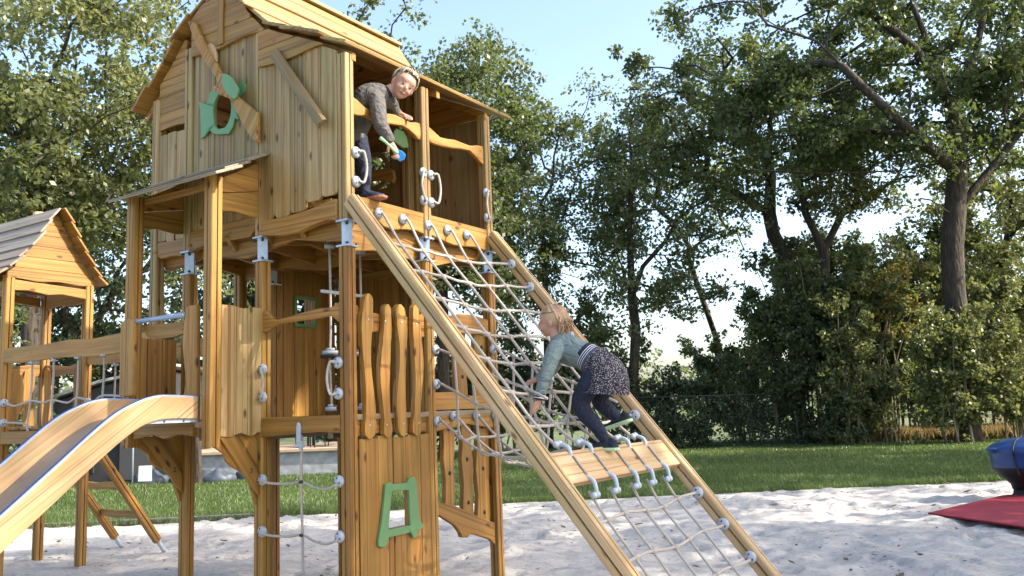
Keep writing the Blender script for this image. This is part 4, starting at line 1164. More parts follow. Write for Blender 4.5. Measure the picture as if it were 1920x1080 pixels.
for a in (.22, .38, .74):
    part('panel_board', smooth2([(a - .06, 1.35), (a + .06, 1.35), (a + .075, 1.55), (a + .05, 1.8), (a + .065, 2.1), (a - .05, 2.1), (a - .075, 1.8), (a - .05, 1.55)], 2), 'v', 5.46, (0, .024, 0), parent=hut)
part('panel_board', smooth2([(.13, 2.0), (.26, 2.0), (.27, 1.75), (.20, 1.50), (.13, 1.42)], 2), 'v', 4.68, (0, .024, 0), parent=hut)

bridge = thing('rope_bridge', 'rope-sided bridge with wavy wooden rails linking the small hut and the tower', 'rope bridge', W(.45, 3.4, 1.4))
for u in (.05, .90):
    o_ = [(2.20, 2.255), (2.6, 2.275), (3.1, 2.25), (3.5, 2.27), (4.0, 2.25), (4.61, 2.262), (4.61, 2.125), (4.1, 2.11), (3.6, 2.115), (3.1, 2.09), (2.6, 2.10), (2.20, 2.09)]
    part('handrail', smooth2(o_, 2), 'u', u - .02, (.04, 0, 0), g=VAX, parent=bridge, tint=.5)
    part('base_beam', [(2.20, 1.46), (4.61, 1.46), (4.61, 1.34), (2.20, 1.34)], 'u', u - .02, (.04, 0, 0), g=VAX, parent=bridge)
    for k, v in enumerate((2.55, 2.95, 3.35, 3.75, 4.12)):
        mb = MB(); 
        mb.tube([(u, v, 2.125), (u, v, 2.085)], .020, 10); mb.tube([(u, v, 2.10), (u, v, 2.09)], .036, 12)
        mb.mi = 1
        mb.tube([(u, v, 2.09), (u + .01, v + .015, 1.9), (u, v + .01, 1.72), (u - .01, v + .03 * (-1) ** k, 1.5), (u, v, 1.44)], .010, 8, spl=3)
        mb.build('hanging_rope', ['white_plastic', 'rope'], bridge)
    mb = MB(); kn(mb, (u, 4.60, 1.735), (0, -1, 0), .04); mb.mi = 2
    mb.tube([(u, 4.57, 1.735), (u, 4.4, 1.70), (u, 4.12, 1.74), (u, 3.9, 1.715), (u, 3.75, 1.735), (u, 3.5, 1.70), (u, 3.35, 1.74), (u, 3.1, 1.70), (u, 2.95, 1.745), (u, 2.55, 1.72), (u, 2.22, 1.74)], .0095, 8, spl=3)
    mb.build('side_rope', ['knob', 'dark_bolt', 'rope'], bridge)
    mb = MB(); kn(mb, (u, 4.60, 1.545), (0, -1, 0), .04); mb.mi = 2
    mb.tube([(u, 4.57, 1.545), (u + .03, 4.3, 1.53), (u + .05, 4.15, 1.47)], .0095, 8, spl=3)
    mb.build('side_rope', ['knob', 'dark_bolt', 'rope'], bridge)
for k in range(12):
    v = 2.32 + k * .19
    mb = MB(); mb.slab(vb([(v, 1.47), (v + .13, 1.47), (v + .13, 1.505), (v, 1.505)], 'u', .08), (.78, 0, 0), UAX); mb.build('foot_board', 'amber', bridge, .005)

lad = thing('ladder', 'slanted wooden ladder with two rungs and steel feet behind the slide', 'ladder', W(1.95, 5.3, 0))
for v in (4.80, 5.62):
    a, b_ = Vector((.98, v, 1.46)), Vector((1.93, v + .04, .16))
    d = (b_ - a).normalized(); nn = Vector((d.z, 0, -d.x))
    mb = MB(); mb.prism(POSTP(.042), a, b_, (0, 1, 0), nn, .6); o = mb.build('side_beam', 'amber', lad)
    mb = MB(); mb.tube([b_, b_ + d * .17], .026, 10); mb.mi = 1; mb.tube([b_ - d * .0, b_ + d * .008], .05, 8); mb.build('foot', ['white_plastic', 'steel'], o)
for k, t in enumerate((.25, .50, .76)):
    u = .98 + .95 * t; z = 1.46 - 1.30 * t
    mb = MB(); mb.slab(smooth2_3 := [(u, 4.85, z + .03), (u, 5.1, z + .045), (u, 5.3, z + .03), (u, 5.6, z + .045), (u, 5.6, z - .03), (u, 5.3, z - .05), (u, 5.1, z - .035), (u, 4.85, z - .05)], (.035, 0, 0), VAX); mb.build('rung', 'amber', lad, .006)

# ================================================================== SPINNER SEAT AND RED MAT
sp = thing('spinner_seat', 'blue and black rounded spinner seat standing on the red rubber mat', 'playground spinner', (6.82, 11.9, 0))
def lathe(mb, prof, c, ax=Vector((0, 0, 1)), seg=36):
    x = ax.cross(Vector((0, 1, 0))).normalized(); y = ax.cross(x); vs = []; fs = []
    for r, z in prof:
        for k in range(seg):
            a = 2 * math.pi * k / seg; vs.append(c + x * math.cos(a) * r + y * math.sin(a) * r + ax * z)
    for i in range(len(prof) - 1):
        for k in range(seg): k2 = (k + 1) % seg; fs.append([i * seg + k, i * seg + k2, (i + 1) * seg + k2, (i + 1) * seg + k])
    mb.smooth = True; mb._add(vs, fs); mb.smooth = False
cS = Vector((6.82, 11.9, .10)); axs = Vector((-.06, 0, 1)).normalized()
mb = MB(frame=False); lathe(mb, [(.0, .10), (.215, .10), (.225, .16), (.27, .21), (.36, .29), (.41, .38), (.415, .46), (.39, .46), (.3, .34), (0, .3)], cS, axs); mb.build('bowl', 'black', sp)
mb = MB(frame=False); lathe(mb, [(.412, .40), (.42, .48), (.415, .57), (.44, .63), (.40, .68), (.30, .725), (.16, .755), (0, .76)], cS, axs); mb.build('shell', 'blue_shell', sp)
mb = MB(frame=False); x = axs.cross(Vector((0, 1, 0))).normalized(); y = axs.cross(x)
def mer(a, r, z): return cS + (x * math.cos(a) + y * math.sin(a)) * r + axs * z
am = math.atan2((Vector((-.72, -.69, 0))).dot(y), Vector((-.72, -.69, 0)).dot(x))
mb.tube([mer(am + .05, .418, .30), mer(am, .428, .48), mer(am - .02, .426, .57), mer(am, .445, .64), mer(am, .30, .735), mer(am, .1, .77)], .011, 8, spl=4); mb.build('seam', 'black', sp)
mb = MB(frame=False)
mb.blob(mer(math.atan2(Vector((-1, -.1, 0)).dot(y), Vector((-1, -.1, 0)).dot(x)), .42, .645), (.11, .07, .028)); mb.build('lip_corner', 'blue_shell', sp)
mb = MB(frame=False); lathe(mb, [(.0, -.04), (.25, -.04), (.25, .0), (.21, .04), (.20, .12), (0, .12)], cS, axs); mb.build('stalk', 'black', sp)
mb = MB(frame=False)
xs = [(5.07, 11.14), (6.74, 12.47), (8.6, 13.0), (9.4, 11.0), (8.0, 8.9), (5.49, 9.81)]
mb.slab([(4.80, 10.55, .085), (6.40, 11.85, .10), (8.6, 12.6, .10), (9.2, 10.2, .09), (7.4, 8.4, .08), (5.20, 9.25, .08)], (0, 0, .02), (1, 0, 0))
tag(mb.build('rubber_mat', 'red', None, .006), 'red rubber safety mat lying on the sand at the right edge', 'rubber mat')

# ================================================================== TERRACE, CHAIRS, GARDEN HUT
mb = MB(frame=False)
mb.box((-9.6, 22.2, -.1), (-3.2, 27, .62), (1, 0, 0)); mb.mi = 1; mb.box((-9.7, 22.1, .62), (-3.1, 27.1, .70), (1, 0, 0))
tag(mb.build('terrace', ['stone', 'deckstone'], None, .01), 'raised stone terrace with tan paving behind the lawn', 'terrace')
def chair(x, y, ang, lab):
    t = thing('garden_chair', lab, 'chair', (x, y, .70), 'black chairs on the terrace')
    ca, sa = math.cos(ang), math.sin(ang)
    def Q(a, b, c): return Vector((x + a * ca - b * sa, y + a * sa + b * ca, .70 + c))
    mb = MB(frame=False); mb.slab([Q(-.23, -.22, .42), Q(.23, -.22, .42), Q(.23, .22, .42), Q(-.23, .22, .42)], (0, 0, .03)); mb.build('seat', 'black', t, .008)
    for a in (-.21, .21):
        for b in (-.2, .2):
            mb = MB(frame=False); mb.tube([Q(a, b, .43), Q(a * 1.1, b * 1.15, 0)], .014, 6); mb.build('leg', 'black', t)
    mb = MB(frame=False); mb.slab([Q(-.22, .22, .50), Q(.22, .22, .50), Q(.20, .28, .86), Q(-.20, .28, .86)], Q(0, .02, 0) - Q(0, 0, 0)); mb.tube([Q(-.22, .20, .42), Q(-.22, .29, .88)], .013, 6); mb.tube([Q(.22, .20, .42), Q(.22, .29, .88)], .013, 6)
    mb.build('backrest', 'black', t)
for k, (x, y, a) in enumerate(((-6.0, 23.0, .3), (-5.3, 22.8, -.4), (-4.65, 23.2, 2.6), (-4.1, 22.7, 1.3))):
    chair(x, y, a, ['black garden chair on the terrace, leftmost beside the post', 'black garden chair on the terrace, second from the left', 'black garden chair on the terrace, turned away from the lawn', 'black garden chair on the terrace, rightmost near the corner post'][k])
t = thing('garden_table', 'low dark garden table standing between the black terrace chairs', 'table', (-4.9, 23.9, .70))
mb = MB(frame=False); mb.box((-5.7, 23.5, 1.40), (-4.1, 24.3, 1.44)); mb.build('tabletop', 'black', t, .005)
for x in (-5.6, -4.2):
    for y in (23.6, 24.2): mb = MB(frame=False); mb.box((x - .03, y - .03, .70), (x + .03, y + .03, 1.40)); mb.build('leg', 'black', t)
gh = thing('garden_hut', 'dark grey garden shed with sloping roof behind the rope bridge', 'shed', (-10.4, 22, 0))
mb = MB(frame=False); mb.slab([(-12.2, 22, 0), (-8.7, 22, 0), (-8.7, 22, 2.75), (-10.4, 22, 2.45), (-12.2, 22, 1.9)], (0, 3, 0)); mb.build('wall', 'hut', gh)
mb = MB(frame=False); mb.slab([(-12.4, 21.8, 1.93), (-10.4, 21.8, 2.52), (-8.5, 21.8, 2.86), (-8.5, 21.8, 2.93), (-10.4, 21.8, 2.59), (-12.4, 21.8, 2.0)], (0, 3.4, 0)); mb.build('roof', 'stone', gh)
mb = MB(frame=False); mb.box((-9.9, 21.93, .1), (-9.05, 21.995, 2.0)); mb.build('door', simple('charcoal_door', (.07, .07, .072), .6), gh, .004)
mb = MB(frame=False)
for x in (-11.6, -10.6): mb.box((x, 21.95, .3), (x + .05, 21.995, 2.0))
mb.build('wall_batten', 'hut', gh)
t = thing('washing_pole', 'slim pale pole standing in front of the dark shed', 'pole', (-9.25, 21.2, 0))
mb = MB(frame=False); mb.tube([(-9.25, 21.2, 0), (-9.25, 21.2, 2.1)], .025, 8); mb.build('pole', 'steel', t)
mb = MB(frame=False); mb.tube([(-9.25, 21.2, 2.05), (-8.9, 21.2, 2.3)], .018, 8); mb.build('arm', 'steel', t)
mb = MB(frame=False); mb.slab([(-7.95, 18.5, .28), (-7.68, 18.5, .28), (-7.67, 18.5, .60), (-7.94, 18.5, .60)], (0, .02, 0)); 
sg = thing('paper_sign', 'small blank white sheet on a stake at the lawn edge', 'sign', (-7.8, 18.5, 0)); mb.build('sheet', 'white', sg)
mb = MB(frame=False); mb.tube([(-7.81, 18.53, 0), (-7.81, 18.53, .6)], .015, 6); mb.build('stake', 'stem', sg)
# folded tarpaulins / rocks at the terrace foot
for k, (x, y, r) in enumerate(((-8.9, 21.4, .42), (-8.1, 21.6, .36), (-7.3, 21.3, .45), (-6.5, 21.6, .38))):
    mb = MB(frame=False)
    mb.blob((x, y, .08), (r, .3, .24), nu=22, nv=14, fn=lambda a, b, c, k=k: (a * (1 + .18 * math.sin(9 * b + k)), b, c * (1 + .25 * math.sin(8 * a + 3 * k) * (c > 0))))
    tag(mb.build('tarp_bundle', 'tarp'), ['crumpled blue-grey tarp bundle by the lawn, leftmost of the row', 'crumpled blue-grey tarp bundle, second of the row from the left', 'crumpled blue-grey tarp bundle, largest, below the terrace edge', 'crumpled blue-grey tarp bundle, rightmost of the row'][k], 'tarp', 'tarp bundles at the terrace foot')

# ================================================================== GROUND
def vnoise(x, y, cell, seed):
    r = np.random.default_rng(seed); n = 256
    g = r.random((n, n))
    X = x / cell; Y = y / cell; xi = np.floor(X).astype(int); yi = np.floor(Y).astype(int)
    fx = X - xi; fy = Y - yi; fx = fx * fx * (3 - 2 * fx); fy = fy * fy * (3 - 2 * fy)
    a = g[xi % n, yi % n]; b = g[(xi + 1) % n, yi % n]; c = g[xi % n, (yi + 1) % n]; d = g[(xi + 1) % n, (yi + 1) % n]
    return (a * (1 - fx) + b * fx) * (1 - fy) + (c * (1 - fx) + d * fx) * fy
EX = [-60, -12, -7.54, -3.98, -.3, 4.52, 7.91, 14, 60]; EY = [9.5, 12.45, 12.93, 13.28, 14.1, 14.40, 14.65, 15.1, 18]
def edge_y(x): return np.interp(x, EX, EY)
def grid_mesh(name, X, Y, Z, mat, label=None):
    ny, nx = X.shape
    me = bpy.data.meshes.new(name)
    co = np.stack([X, Y, Z], -1).reshape(-1, 3).astype('f')
    me.vertices.add(len(co)); me.vertices.foreach_set('co', co.ravel())
    i = np.arange(ny * nx).reshape(ny, nx)
    q = np.stack([i[:-1, :-1], i[:-1, 1:], i[1:, 1:], i[1:, :-1]], -1).reshape(-1)
    nf = len(q) // 4
    me.loops.add(len(q)); me.loops.foreach_set('vertex_index', q.astype('i'))
    me.polygons.add(nf); me.polygons.foreach_set('loop_start', np.arange(0, len(q), 4, dtype='i')); me.polygons.foreach_set('loop_total', np.full(nf, 4, 'i'))
    me.update(calc_edges=True); me.polygons.foreach_set('use_smooth', np.ones(nf, bool))
    me.materials.append(M[mat] if isinstance(mat, str) else mat)
    o = bpy.data.objects.new(name, me); C.objects.link(o); o['kind'] = 'structure'
    return o
# soil sheet to the horizon
m, n, b = new_mat('soil_grass')
tc = n.nodes.new('ShaderNodeTexCoord'); nz = n.nodes.new('ShaderNodeTexNoise'); nz.inputs['Scale'].default_value = .8; nz.inputs['Detail'].default_value = 9
lnk(n, tc.outputs['Object'], nz.inputs['Vector'])
r = ramp(n, [(.35, (.05, .075, .022)), (.5, (.08, .11, .032)), (.68, (.13, .14, .055))]); lnk(n, nz.outputs[0], r.inputs[0]); lnk(n, r.outputs[0], b.inputs['Base Color'])
b.inputs['Roughness'].default_value = .95
M['soil'] = m
mb = MB(frame=False); mb._add([(-450, -60, -.12), (450, -60, -.12), (450, 600, -.12), (-450, 600, -.12)], [[0, 1, 2, 3]])
mb.build('ground', 'soil')['kind'] = 'structure'
xs = np.linspace(-34, 40, 160); ts = np.linspace(0, 1, 60)
X, Tt = np.meshgrid(xs, ts); Y = edge_y(X) - .05 + Tt * (34 - edge_y(X)); Z = -.02 + .05 * vnoise(X + 50, Y + 50, 1.7, 3)
grid_mesh('lawn', X, Y, Z, 'soil')
# sand
m, n, b = new_mat('play_sand')
tc = n.nodes.new('ShaderNodeTexCoord')
nz = n.nodes.new('ShaderNodeTexNoise'); nz.inputs['Scale'].default_value = 2.2; nz.inputs['Detail'].default_value = 8; nz.inputs['Roughness'].default_value = .65
n2 = n.nodes.new('ShaderNodeTexNoise'); n2.inputs['Scale'].default_value = 22; n2.inputs['Detail'].default_value = 8; n2.inputs['Roughness'].default_value = .7
mp = n.nodes.new('ShaderNodeMapping'); mp.inputs['Scale'].default_value = (.75, 1.2, 1)
lnk(n, tc.outputs['Object'], mp.inputs['Vector']); lnk(n, mp.outputs[0], nz.inputs['Vector']); lnk(n, mp.outputs[0], n2.inputs['Vector'])
r = ramp(n, [(.3, (.43, .395, .355)), (.5, (.52, .49, .45)), (.7, (.585, .555, .51))]); lnk(n, nz.outputs[0], r.inputs[0])
r2 = ramp(n, [(.32, (.30, .27, .25)), (.40, (.85, .83, .81)), (.55, (1, 1, 1))]); lnk(n, n2.outputs[0], r2.inputs[0])
mx = n.nodes.new('ShaderNodeMix'); mx.data_type = 'RGBA'; mx.blend_type = 'MULTIPLY'; mx.inputs[0].default_value = 1
lnk(n, r.outputs[0], mx.inputs[6]); lnk(n, r2.outputs[0], mx.inputs[7]); lnk(n, mx.outputs[2], b.inputs['Base Color'])
b.inputs['Roughness'].default_value = .95
bp = n.nodes.new('ShaderNodeBump'); bp.inputs['Strength'].default_value = .9; bp.inputs['Distance'].default_value = .03
lnk(n, n2.outputs[0], bp.inputs['Height']); lnk(n, bp.outputs[0], b.inputs['Normal'])
M['sand'] = m
xs = np.linspace(-15, 15, 520); ts = np.linspace(0, 1, 420)
X, Tt = np.meshgrid(xs, ts); E_ = edge_y(X) + .05 * (vnoise(X + 90, X * 0, .35, 5) - .5) + .03 * (vnoise(X + 90, X * 0, .12, 6) - .5); Y = 2.0 + Tt * (E_ - 2.0)
Z = .02 + .075 * (vnoise(X + 50, Y + 50, .9, 1) - .5) + .05 * (vnoise(X + 50, Y + 50, .33, 2) - .5) + .03 * (vnoise(X + 50, Y + 50, .13, 4) - .5)
Z += -.035 * np.clip((vnoise(X + 70, Y + 20, .26, 8) - .62) * 4, 0, 1)
Z = Z * np.clip((E_ - Y) / .5, .25, 1) + .02
rf_ = np.random.default_rng(55)
for k in range(620):
    fx, fy = rf_.uniform(-8, 10), rf_.uniform(5, 14); a = rf_.uniform(0, 3.14); L_ = rf_.uniform(.09, .15); w_ = L_ * rf_.uniform(.4, .8)
    sel = (np.abs(X - fx) < .5) & (np.abs(Y - fy) < .5)
    if not sel.any(): continue
    dx_, dy_ = X[sel] - fx, Y[sel] - fy
    p_ = (dx_ * math.cos(a) + dy_ * math.sin(a)) / L_; q_ = (-dx_ * math.sin(a) + dy_ * math.cos(a)) / w_
    d2 = p_ * p_ + q_ * q_
    Z[sel] += rf_.uniform(.6, 1.2) * (-.045 * np.exp(-d2) + .020 * np.exp(-(np.sqrt(d2) - 1.7) ** 2 * 3))
grid_mesh('sand', X, Y, Z, 'sand')
mb = MB(frame=False)
for k in range(8):
    x0 = -13 + k * 1.14; x1 = x0 + 1.12
    y0, y1 = float(edge_y(x0)) + .02, float(edge_y(x1)) + .02
    mb.slab([(x0, y0, -.1), (x1, y1, -.1), (x1, y1 + .07, -.1), (x0, y0 + .07, -.1)], (0, 0, .19), (1, 0, 0))
o = mb.build('kerb', 'kerb', None, .01); o['kind'] = 'structure'

# ------------------------------------------------------------------ generic leaf-shaped faces
def shard_mesh(name, base, tip, side, tn, mat, parent=None, fold=None):
    """kite faces: base, base+mid+side, tip, base+mid-side"""
    N = len(base)
    mid = base + (tip - base) * .48
    V = np.stack([base, mid + side, tip, mid - side], 1).reshape(-1, 3).astype('f')
    me = bpy.data.meshes.new(name)
    me.vertices.add(4 * N); me.vertices.foreach_set('co', V.ravel())
    me.loops.add(4 * N); me.loops.foreach_set('vertex_index', np.arange(4 * N, dtype='i'))
    me.polygons.add(N); me.polygons.foreach_set('loop_start', np.arange(0, 4 * N, 4, dtype='i')); me.polygons.foreach_set('loop_total', np.full(N, 4, 'i'))
    me.update(calc_edges=True)
    a = me.attributes.new('tn', 'FLOAT', 'POINT'); a.data.foreach_set('value', np.repeat(tn, 4).astype('f'))
    me.materials.append(M[mat])
    o = bpy.data.objects.new(name, me); C.objects.link(o)
    if parent: adopt(o, parent)
    return o
def blades(name, n, xr, yfun, h, wd, mat, seed, label, cat, zf=0.0, stuff=True):
    r = np.random.default_rng(seed)
    x, y = yfun(r, n)
    n = len(x); patch = vnoise(x + 100, y + 100, 1.3, seed + 1)
    hh = h * (.55 + .6 * patch + .35 * r.random(n)); a = r.random(n) * 6.28
    base = np.stack([x, y, np.full(n, -.0) + zf], 1)
    lean = r.normal(0, .35, (n, 2)) * hh[:, None]
    tip = base + np.stack([lean[:, 0], lean[:, 1], hh], 1)
    ww = wd * (y / 14)[:, None]
    side = np.stack([np.cos(a), np.sin(a), np.zeros(n)], 1) * ww
    o = shard_mesh(name, base, tip, side, np.clip(r.normal(.25 + .5 * vnoise(x + 33, y + 12, 2.4, seed + 2), .2), 0, 1), mat)
    o['kind'] = 'stuff'; o['label'] = label; o['category'] = cat
    return o
def lawn_pts(r, n):
    y = 12.4 + 19 * r.random(n) ** 1.25; x = (r.random(n) * 2 - 1) * (.66 * y + .8)
    k = y > edge_y(x) - .03
    return x[k], y[k]
blades('lawn_grass', 300000, None, lawn_pts, .085, .0052, 'grassblade', 21, 'mown green grass blades of the lawn beyond the sand', 'grass')
def edge_pts(r, n):
    x = r.uniform(-11, 12, n); y = edge_y(x) + r.normal(0, .05, n); return x, y
blades('edge_grass', 9000, None, edge_pts, .10, .005, 'grassblade', 31, 'longer grass tufts along the sand edge', 'grass')
def dry_pts(r, n):
    x = r.uniform(9.6, 22, n); y = 27.2 + r.gamma(2, .7, n) - (x > 13) * .5; return x, y
blades('dry_grass', 26000, None, dry_pts, .45, .012, 'drygrass', 41, 'straw-coloured tall dry grass below the shrubs at the right', 'grass')
# fallen leaves on the sand
r_ = np.random.default_rng(3); n_ = 2600
x = r_.uniform(-8, 9, n_); y = r_.uniform(4.5, 14.2, n_); y = np.minimum(y, edge_y(x) - .02); a = r_.random(n_) * 6.28
cl = vnoise(x + 10, y + 10, 1.1, 77) > .38; x, y, a = x[cl], y[cl], a[cl]; n_ = len(x)
base = np.stack([x, y, np.full(n_, .062)], 1); L_ = r_.gamma(2.2, .014, n_)[:, None] + .012
tip = base + np.stack([np.cos(a), np.sin(a), r_.uniform(-.1, .5, n_)], 1) * L_
side = np.stack([-np.sin(a), np.cos(a), r_.uniform(-.3, .3, n_)], 1) * L_ * .33
o = shard_mesh('fallen_leaves', base, tip, side, r_.random(n_), 'litter'); o['kind'] = 'stuff'; o['label'] = 'small brown fallen leaves and twigs scattered on the sand'; o['category'] = 'leaf litter'

# ================================================================== TREES
def leaf_cloud(name, cen, sig, per, size, mat, seed, parent, droop=.25):
    r = np.random.default_rng(seed)
    cen = np.asarray(cen); K = len(cen)
    per_k = np.maximum(8, (per * .95 * r.uniform(.3, 1.7, K)).astype(int)); size = size * 1.04
    idx = np.repeat(np.arange(K), per_k); n = len(idx)
    d = r.normal(0, 1, (n, 3)); d /= np.linalg.norm(d, axis=1)[:, None]; rad = r.random(n) ** .45
    s = np.asarray(sig) * r.uniform(.7, 1.3, (K, 1))
    # sub-clumps inside each cluster
    sub = r.normal(0, .55, (K, 7, 3)); pick = r.integers(0, 7, n)
    p = cen[idx] + (d * rad[:, None] * .50 + sub[idx, pick] * .95) * s[idx]
    a = r.normal(0, 1, (n, 3)); a[:, 2] -= droop; a /= np.linalg.norm(a, axis=1)[:, None]
    b = np.cross(a, r.normal(0, 1, (n, 3)) + np.array([0, 0, 1.1])); b /= np.linalg.norm(b, axis=1)[:, None] + 1e-9
    L = size * r.uniform(.65, 1.3, n)[:, None]
    tn = np.clip(r.normal(.45, .2, n) + (r.random(K)[idx] - .5) * .5, 0, 1)
    return shard_mesh(name, p, p + a * L, b * L * .34, tn, mat, parent)
def grow(limbs, cen, seed, step=.45, kpen=.3):
    """limbs: initial polylines; cen: cluster centres; returns node positions, parents"""
    r = random.Random(seed)
    pos = []; par = []; dep = []
    key = {}
    for L in limbs:
        prev = None
        for i, p in enumerate(L):
            k = tuple(round(a, 2) for a in p)
            if k in key: prev = key[k]; continue
            if prev is not None:
                a = pos[prev]; b = Vector(p); d = (b - a).length; m_ = max(1, int(d / step))
                for j in range(1, m_ + 1):
                    q = a.lerp(b, j / m_)
                    pos.append(q); par.append(prev); dep.append(dep[prev] + d / m_); prev = len(pos) - 1
            else:
                pos.append(Vector(p)); par.append(-1); dep.append(0); prev = 0 if len(pos) == 1 else len(pos) - 1
            key[k] = prev
    root_h = max(1, int(len(limbs[0]) * 0)); 
    arr = np.array([tuple(p) for p in pos]); dp = np.array(dep)
    minz = limbs[0][-1][2] * .72
    pts = sorted(cen, key=lambda c: (Vector(c) - pos[-1]).length)
    for c in pts:
        dist = np.linalg.norm(arr - np.array(c), axis=1) + kpen * dp + (arr[:, 2] < minz) * 50
        i = int(dist.argmin()); a = pos[i]; b = Vector(c); d = (b - a).length
        m_ = max(1, int(d / step)); prev = i
        bend = Vector((r.uniform(-1, 1), r.uniform(-1, 1), r.uniform(-.2, .9))) * d * .13
        new = []
        for j in range(1, m_ + 1):
            t = j / m_; q = a.lerp(b, t) + bend * math.sin(math.pi * t) + Vector((r.uniform(-1, 1), r.uniform(-1, 1), r.uniform(-1, 1))) * .05
            pos.append(q); par.append(prev); dp = np.append(dp, dp[prev] + d / m_); prev = len(pos) - 1; new.append(tuple(q))
        arr = np.vstack([arr, np.array(new)])
    return pos, par
def wood_mesh(name, pos, par, r0, rmin, mat, parent, seg=7, expo=.5):
    n = len(pos); w_ = [1.0] * n; 
    ch = [[] for _ in range(n)]
    for i in range(n - 1, -1, -1):
        if par[i] >= 0: ch[par[i]].append(i)
    leafc = [0] * n
    for i in range(n - 1, -1, -1):
        if not ch[i]: leafc[i] = 1
        if par[i] >= 0: leafc[par[i]] += leafc[i]
    tot = max(leafc)
    rad = [max(rmin, r0 * (leafc[i] / tot) ** expo) for i in range(n)]
    mb = MB(frame=False)
    used = [False] * n
    # follow thickest child chains
    starts = [(0, [0])]
    while starts:
        i, chain = starts.pop()
        cur = i
        while ch[cur]:
            k = max(ch[cur], key=lambda q: leafc[q])
            for q in ch[cur]:
                if q != k: starts.append((q, [cur, q]))
            chain.append(k); cur = k
        if len(chain) < 2: continue
        P = [pos[q] for q in chain]
        R = [rad[q] for q in chain]
        if len(chain) > 1 and chain[0] != 0: R[0] = R[1]
        if chain[0] == 0: R[0] *= 1.25
        if len(R) > 1 and chain[0] == 0: R[1] *= 1.08
        sg = seg if R[0] > .06 else 4
        mb.tube(P, R, sg, cap=False)
    return mb.build(name, mat, parent)
def crown_pts(c, rad, k, seed, shell=.55, zmin=None, holes=()):
    r = np.random.default_rng(seed); out = []
    while len(out) < k:
        d = r.normal(0, 1, 3); d /= np.linalg.norm(d); q = d * (shell + (1 - shell) * r.random()) ** .7 if r.random() < .65 else d * r.random() ** .5
        q = q * (1 + .18 * math.sin(5 * d[0] + seed) + .14 * math.sin(7 * d[2] + 2 * seed))
        p = np.array(c) + q * np.array(rad)
        if zmin and p[2] < zmin: continue
        out.append(tuple(p))
    return out
def tree(name, label, cat, limbs, c, rad, k, per, size, sig, mat, r0, seed, zmin=None, bark='bark', shell=.5, group='trees around the playground', extra=()):
    b = limbs[0][0]
    t = thing(name, label, cat, (b[0], b[1], 0), group)
    cen = crown_pts(c, rad, k, seed, shell, zmin)
    for (c2, r2, k2) in extra: cen += crown_pts(c2, r2, k2, seed + 77, shell, zmin)
    pos, par = grow(limbs, cen, seed)
    wood_mesh('trunk', pos, par, r0, .012, bark, t)
    leaf_cloud('crown', cen, sig, per, size, mat, seed, t)
    return t
def simple_limb(x, y, h, lean=0): return [[(x, y, -.1), (x + lean * .4, y, h * .5), (x + lean, y, h)]]
SG = (.62, .62, .46)
# big oak at the right
tree('oak_tree', 'largest oak with thick forked trunk and wide crown at the right', 'tree',
     [[(13.25, 26, -.1), (13.28, 26, 1.1), (13.3, 26, 3.0), (13.28, 26, 4.6), (13.37, 26, 5.9), (13.54, 26, 6.8)],
      [(13.54, 26, 6.8), (14.29, 26, 7.69), (15.22, 26, 8.66), (15.97, 26, 9.48), (17.31, 26, 10.98)],
      [(13.54, 26, 6.8), (13.76, 26, 8.04), (14.11, 25.7, 8.7), (15.12, 25.4, 9.26)],
      [(13.76, 26, 8.04), (13.89, 26, 9.0), (13.83, 26, 10.25), (13.3, 26, 12.35), (12.81, 26, 14.15)],
      [(13.54, 26, 6.8), (12.37, 25, 7.1), (12.07, 25, 7.16)],
      [(13.76, 26, 8.04), (12.96, 25.2, 8.4), (11.65, 24.5, 9.15), (10.5, 24.2, 10.17), (9.07, 24, 11.7), (7.69, 24, 12.25)],
      [(13.89, 26, 9.0), (13.0, 25.4, 8.3), (11.6, 25, 8.02), (9.56, 25, 8.01), (7.05, 25, 8.22)],
      [(13.83, 26, 10.25), (14.76, 26, 11.95), (15.29, 26, 13.69), (15.66, 26, 15.47)],
      [(13.83, 26, 10.25), (12.6, 25.5, 12.0), (11.2, 25.5, 13.4), (10.4, 25.5, 15)]],
     (12.8, 26.4, 12.4), (6.9, 3.2, 4.8), 290, 185, .15, SG, 'oak', .33, 101, 8.3, extra=(((8.6, 25.6, 9.9), (2.6, 1.8, 2.0), 32), ((16.8, 27, 10.2), (2.4, 2, 2.4), 26)))
tree('oak_tree', 'leaning oak with curved bare limbs left of the largest oak', 'tree',
     [[(9.58, 30, -.1), (9.72, 30, 4.17), (9.63, 30, 6.23), (9.22, 30, 7.19)], [(9.22, 30, 7.19), (9.13, 30, 7.96), (8.48, 30, 8.46), (7.48, 30, 9.08), (6.4, 30, 9.6)],
      [(9.13, 30, 7.96), (9.29, 30, 9.3), (9.09, 30, 10.29)]],
     (7.6, 30, 11.2), (3.8, 2.6, 3.3), 110, 160, .14, SG, 'leaf_mid', .24, 102, 8.3)
tree('oak_tree', 'slender oak with two bowed limbs between leaning oak and largest oak', 'tree',
     [[(10.31, 29, -.1), (10.43, 29, 4.04), (10.58, 29, 6.39)], [(10.58, 29, 6.39), (11.32, 29, 7.65), (12.28, 29, 8.17)], [(10.58, 29, 6.39), (10.06, 29, 7.7), (9.97, 29, 8.82)]],
     (11.6, 29.5, 9.3), (2.9, 2, 2.2), 62, 165, .14, SG, 'leaf_light', .18, 103, 7.7)
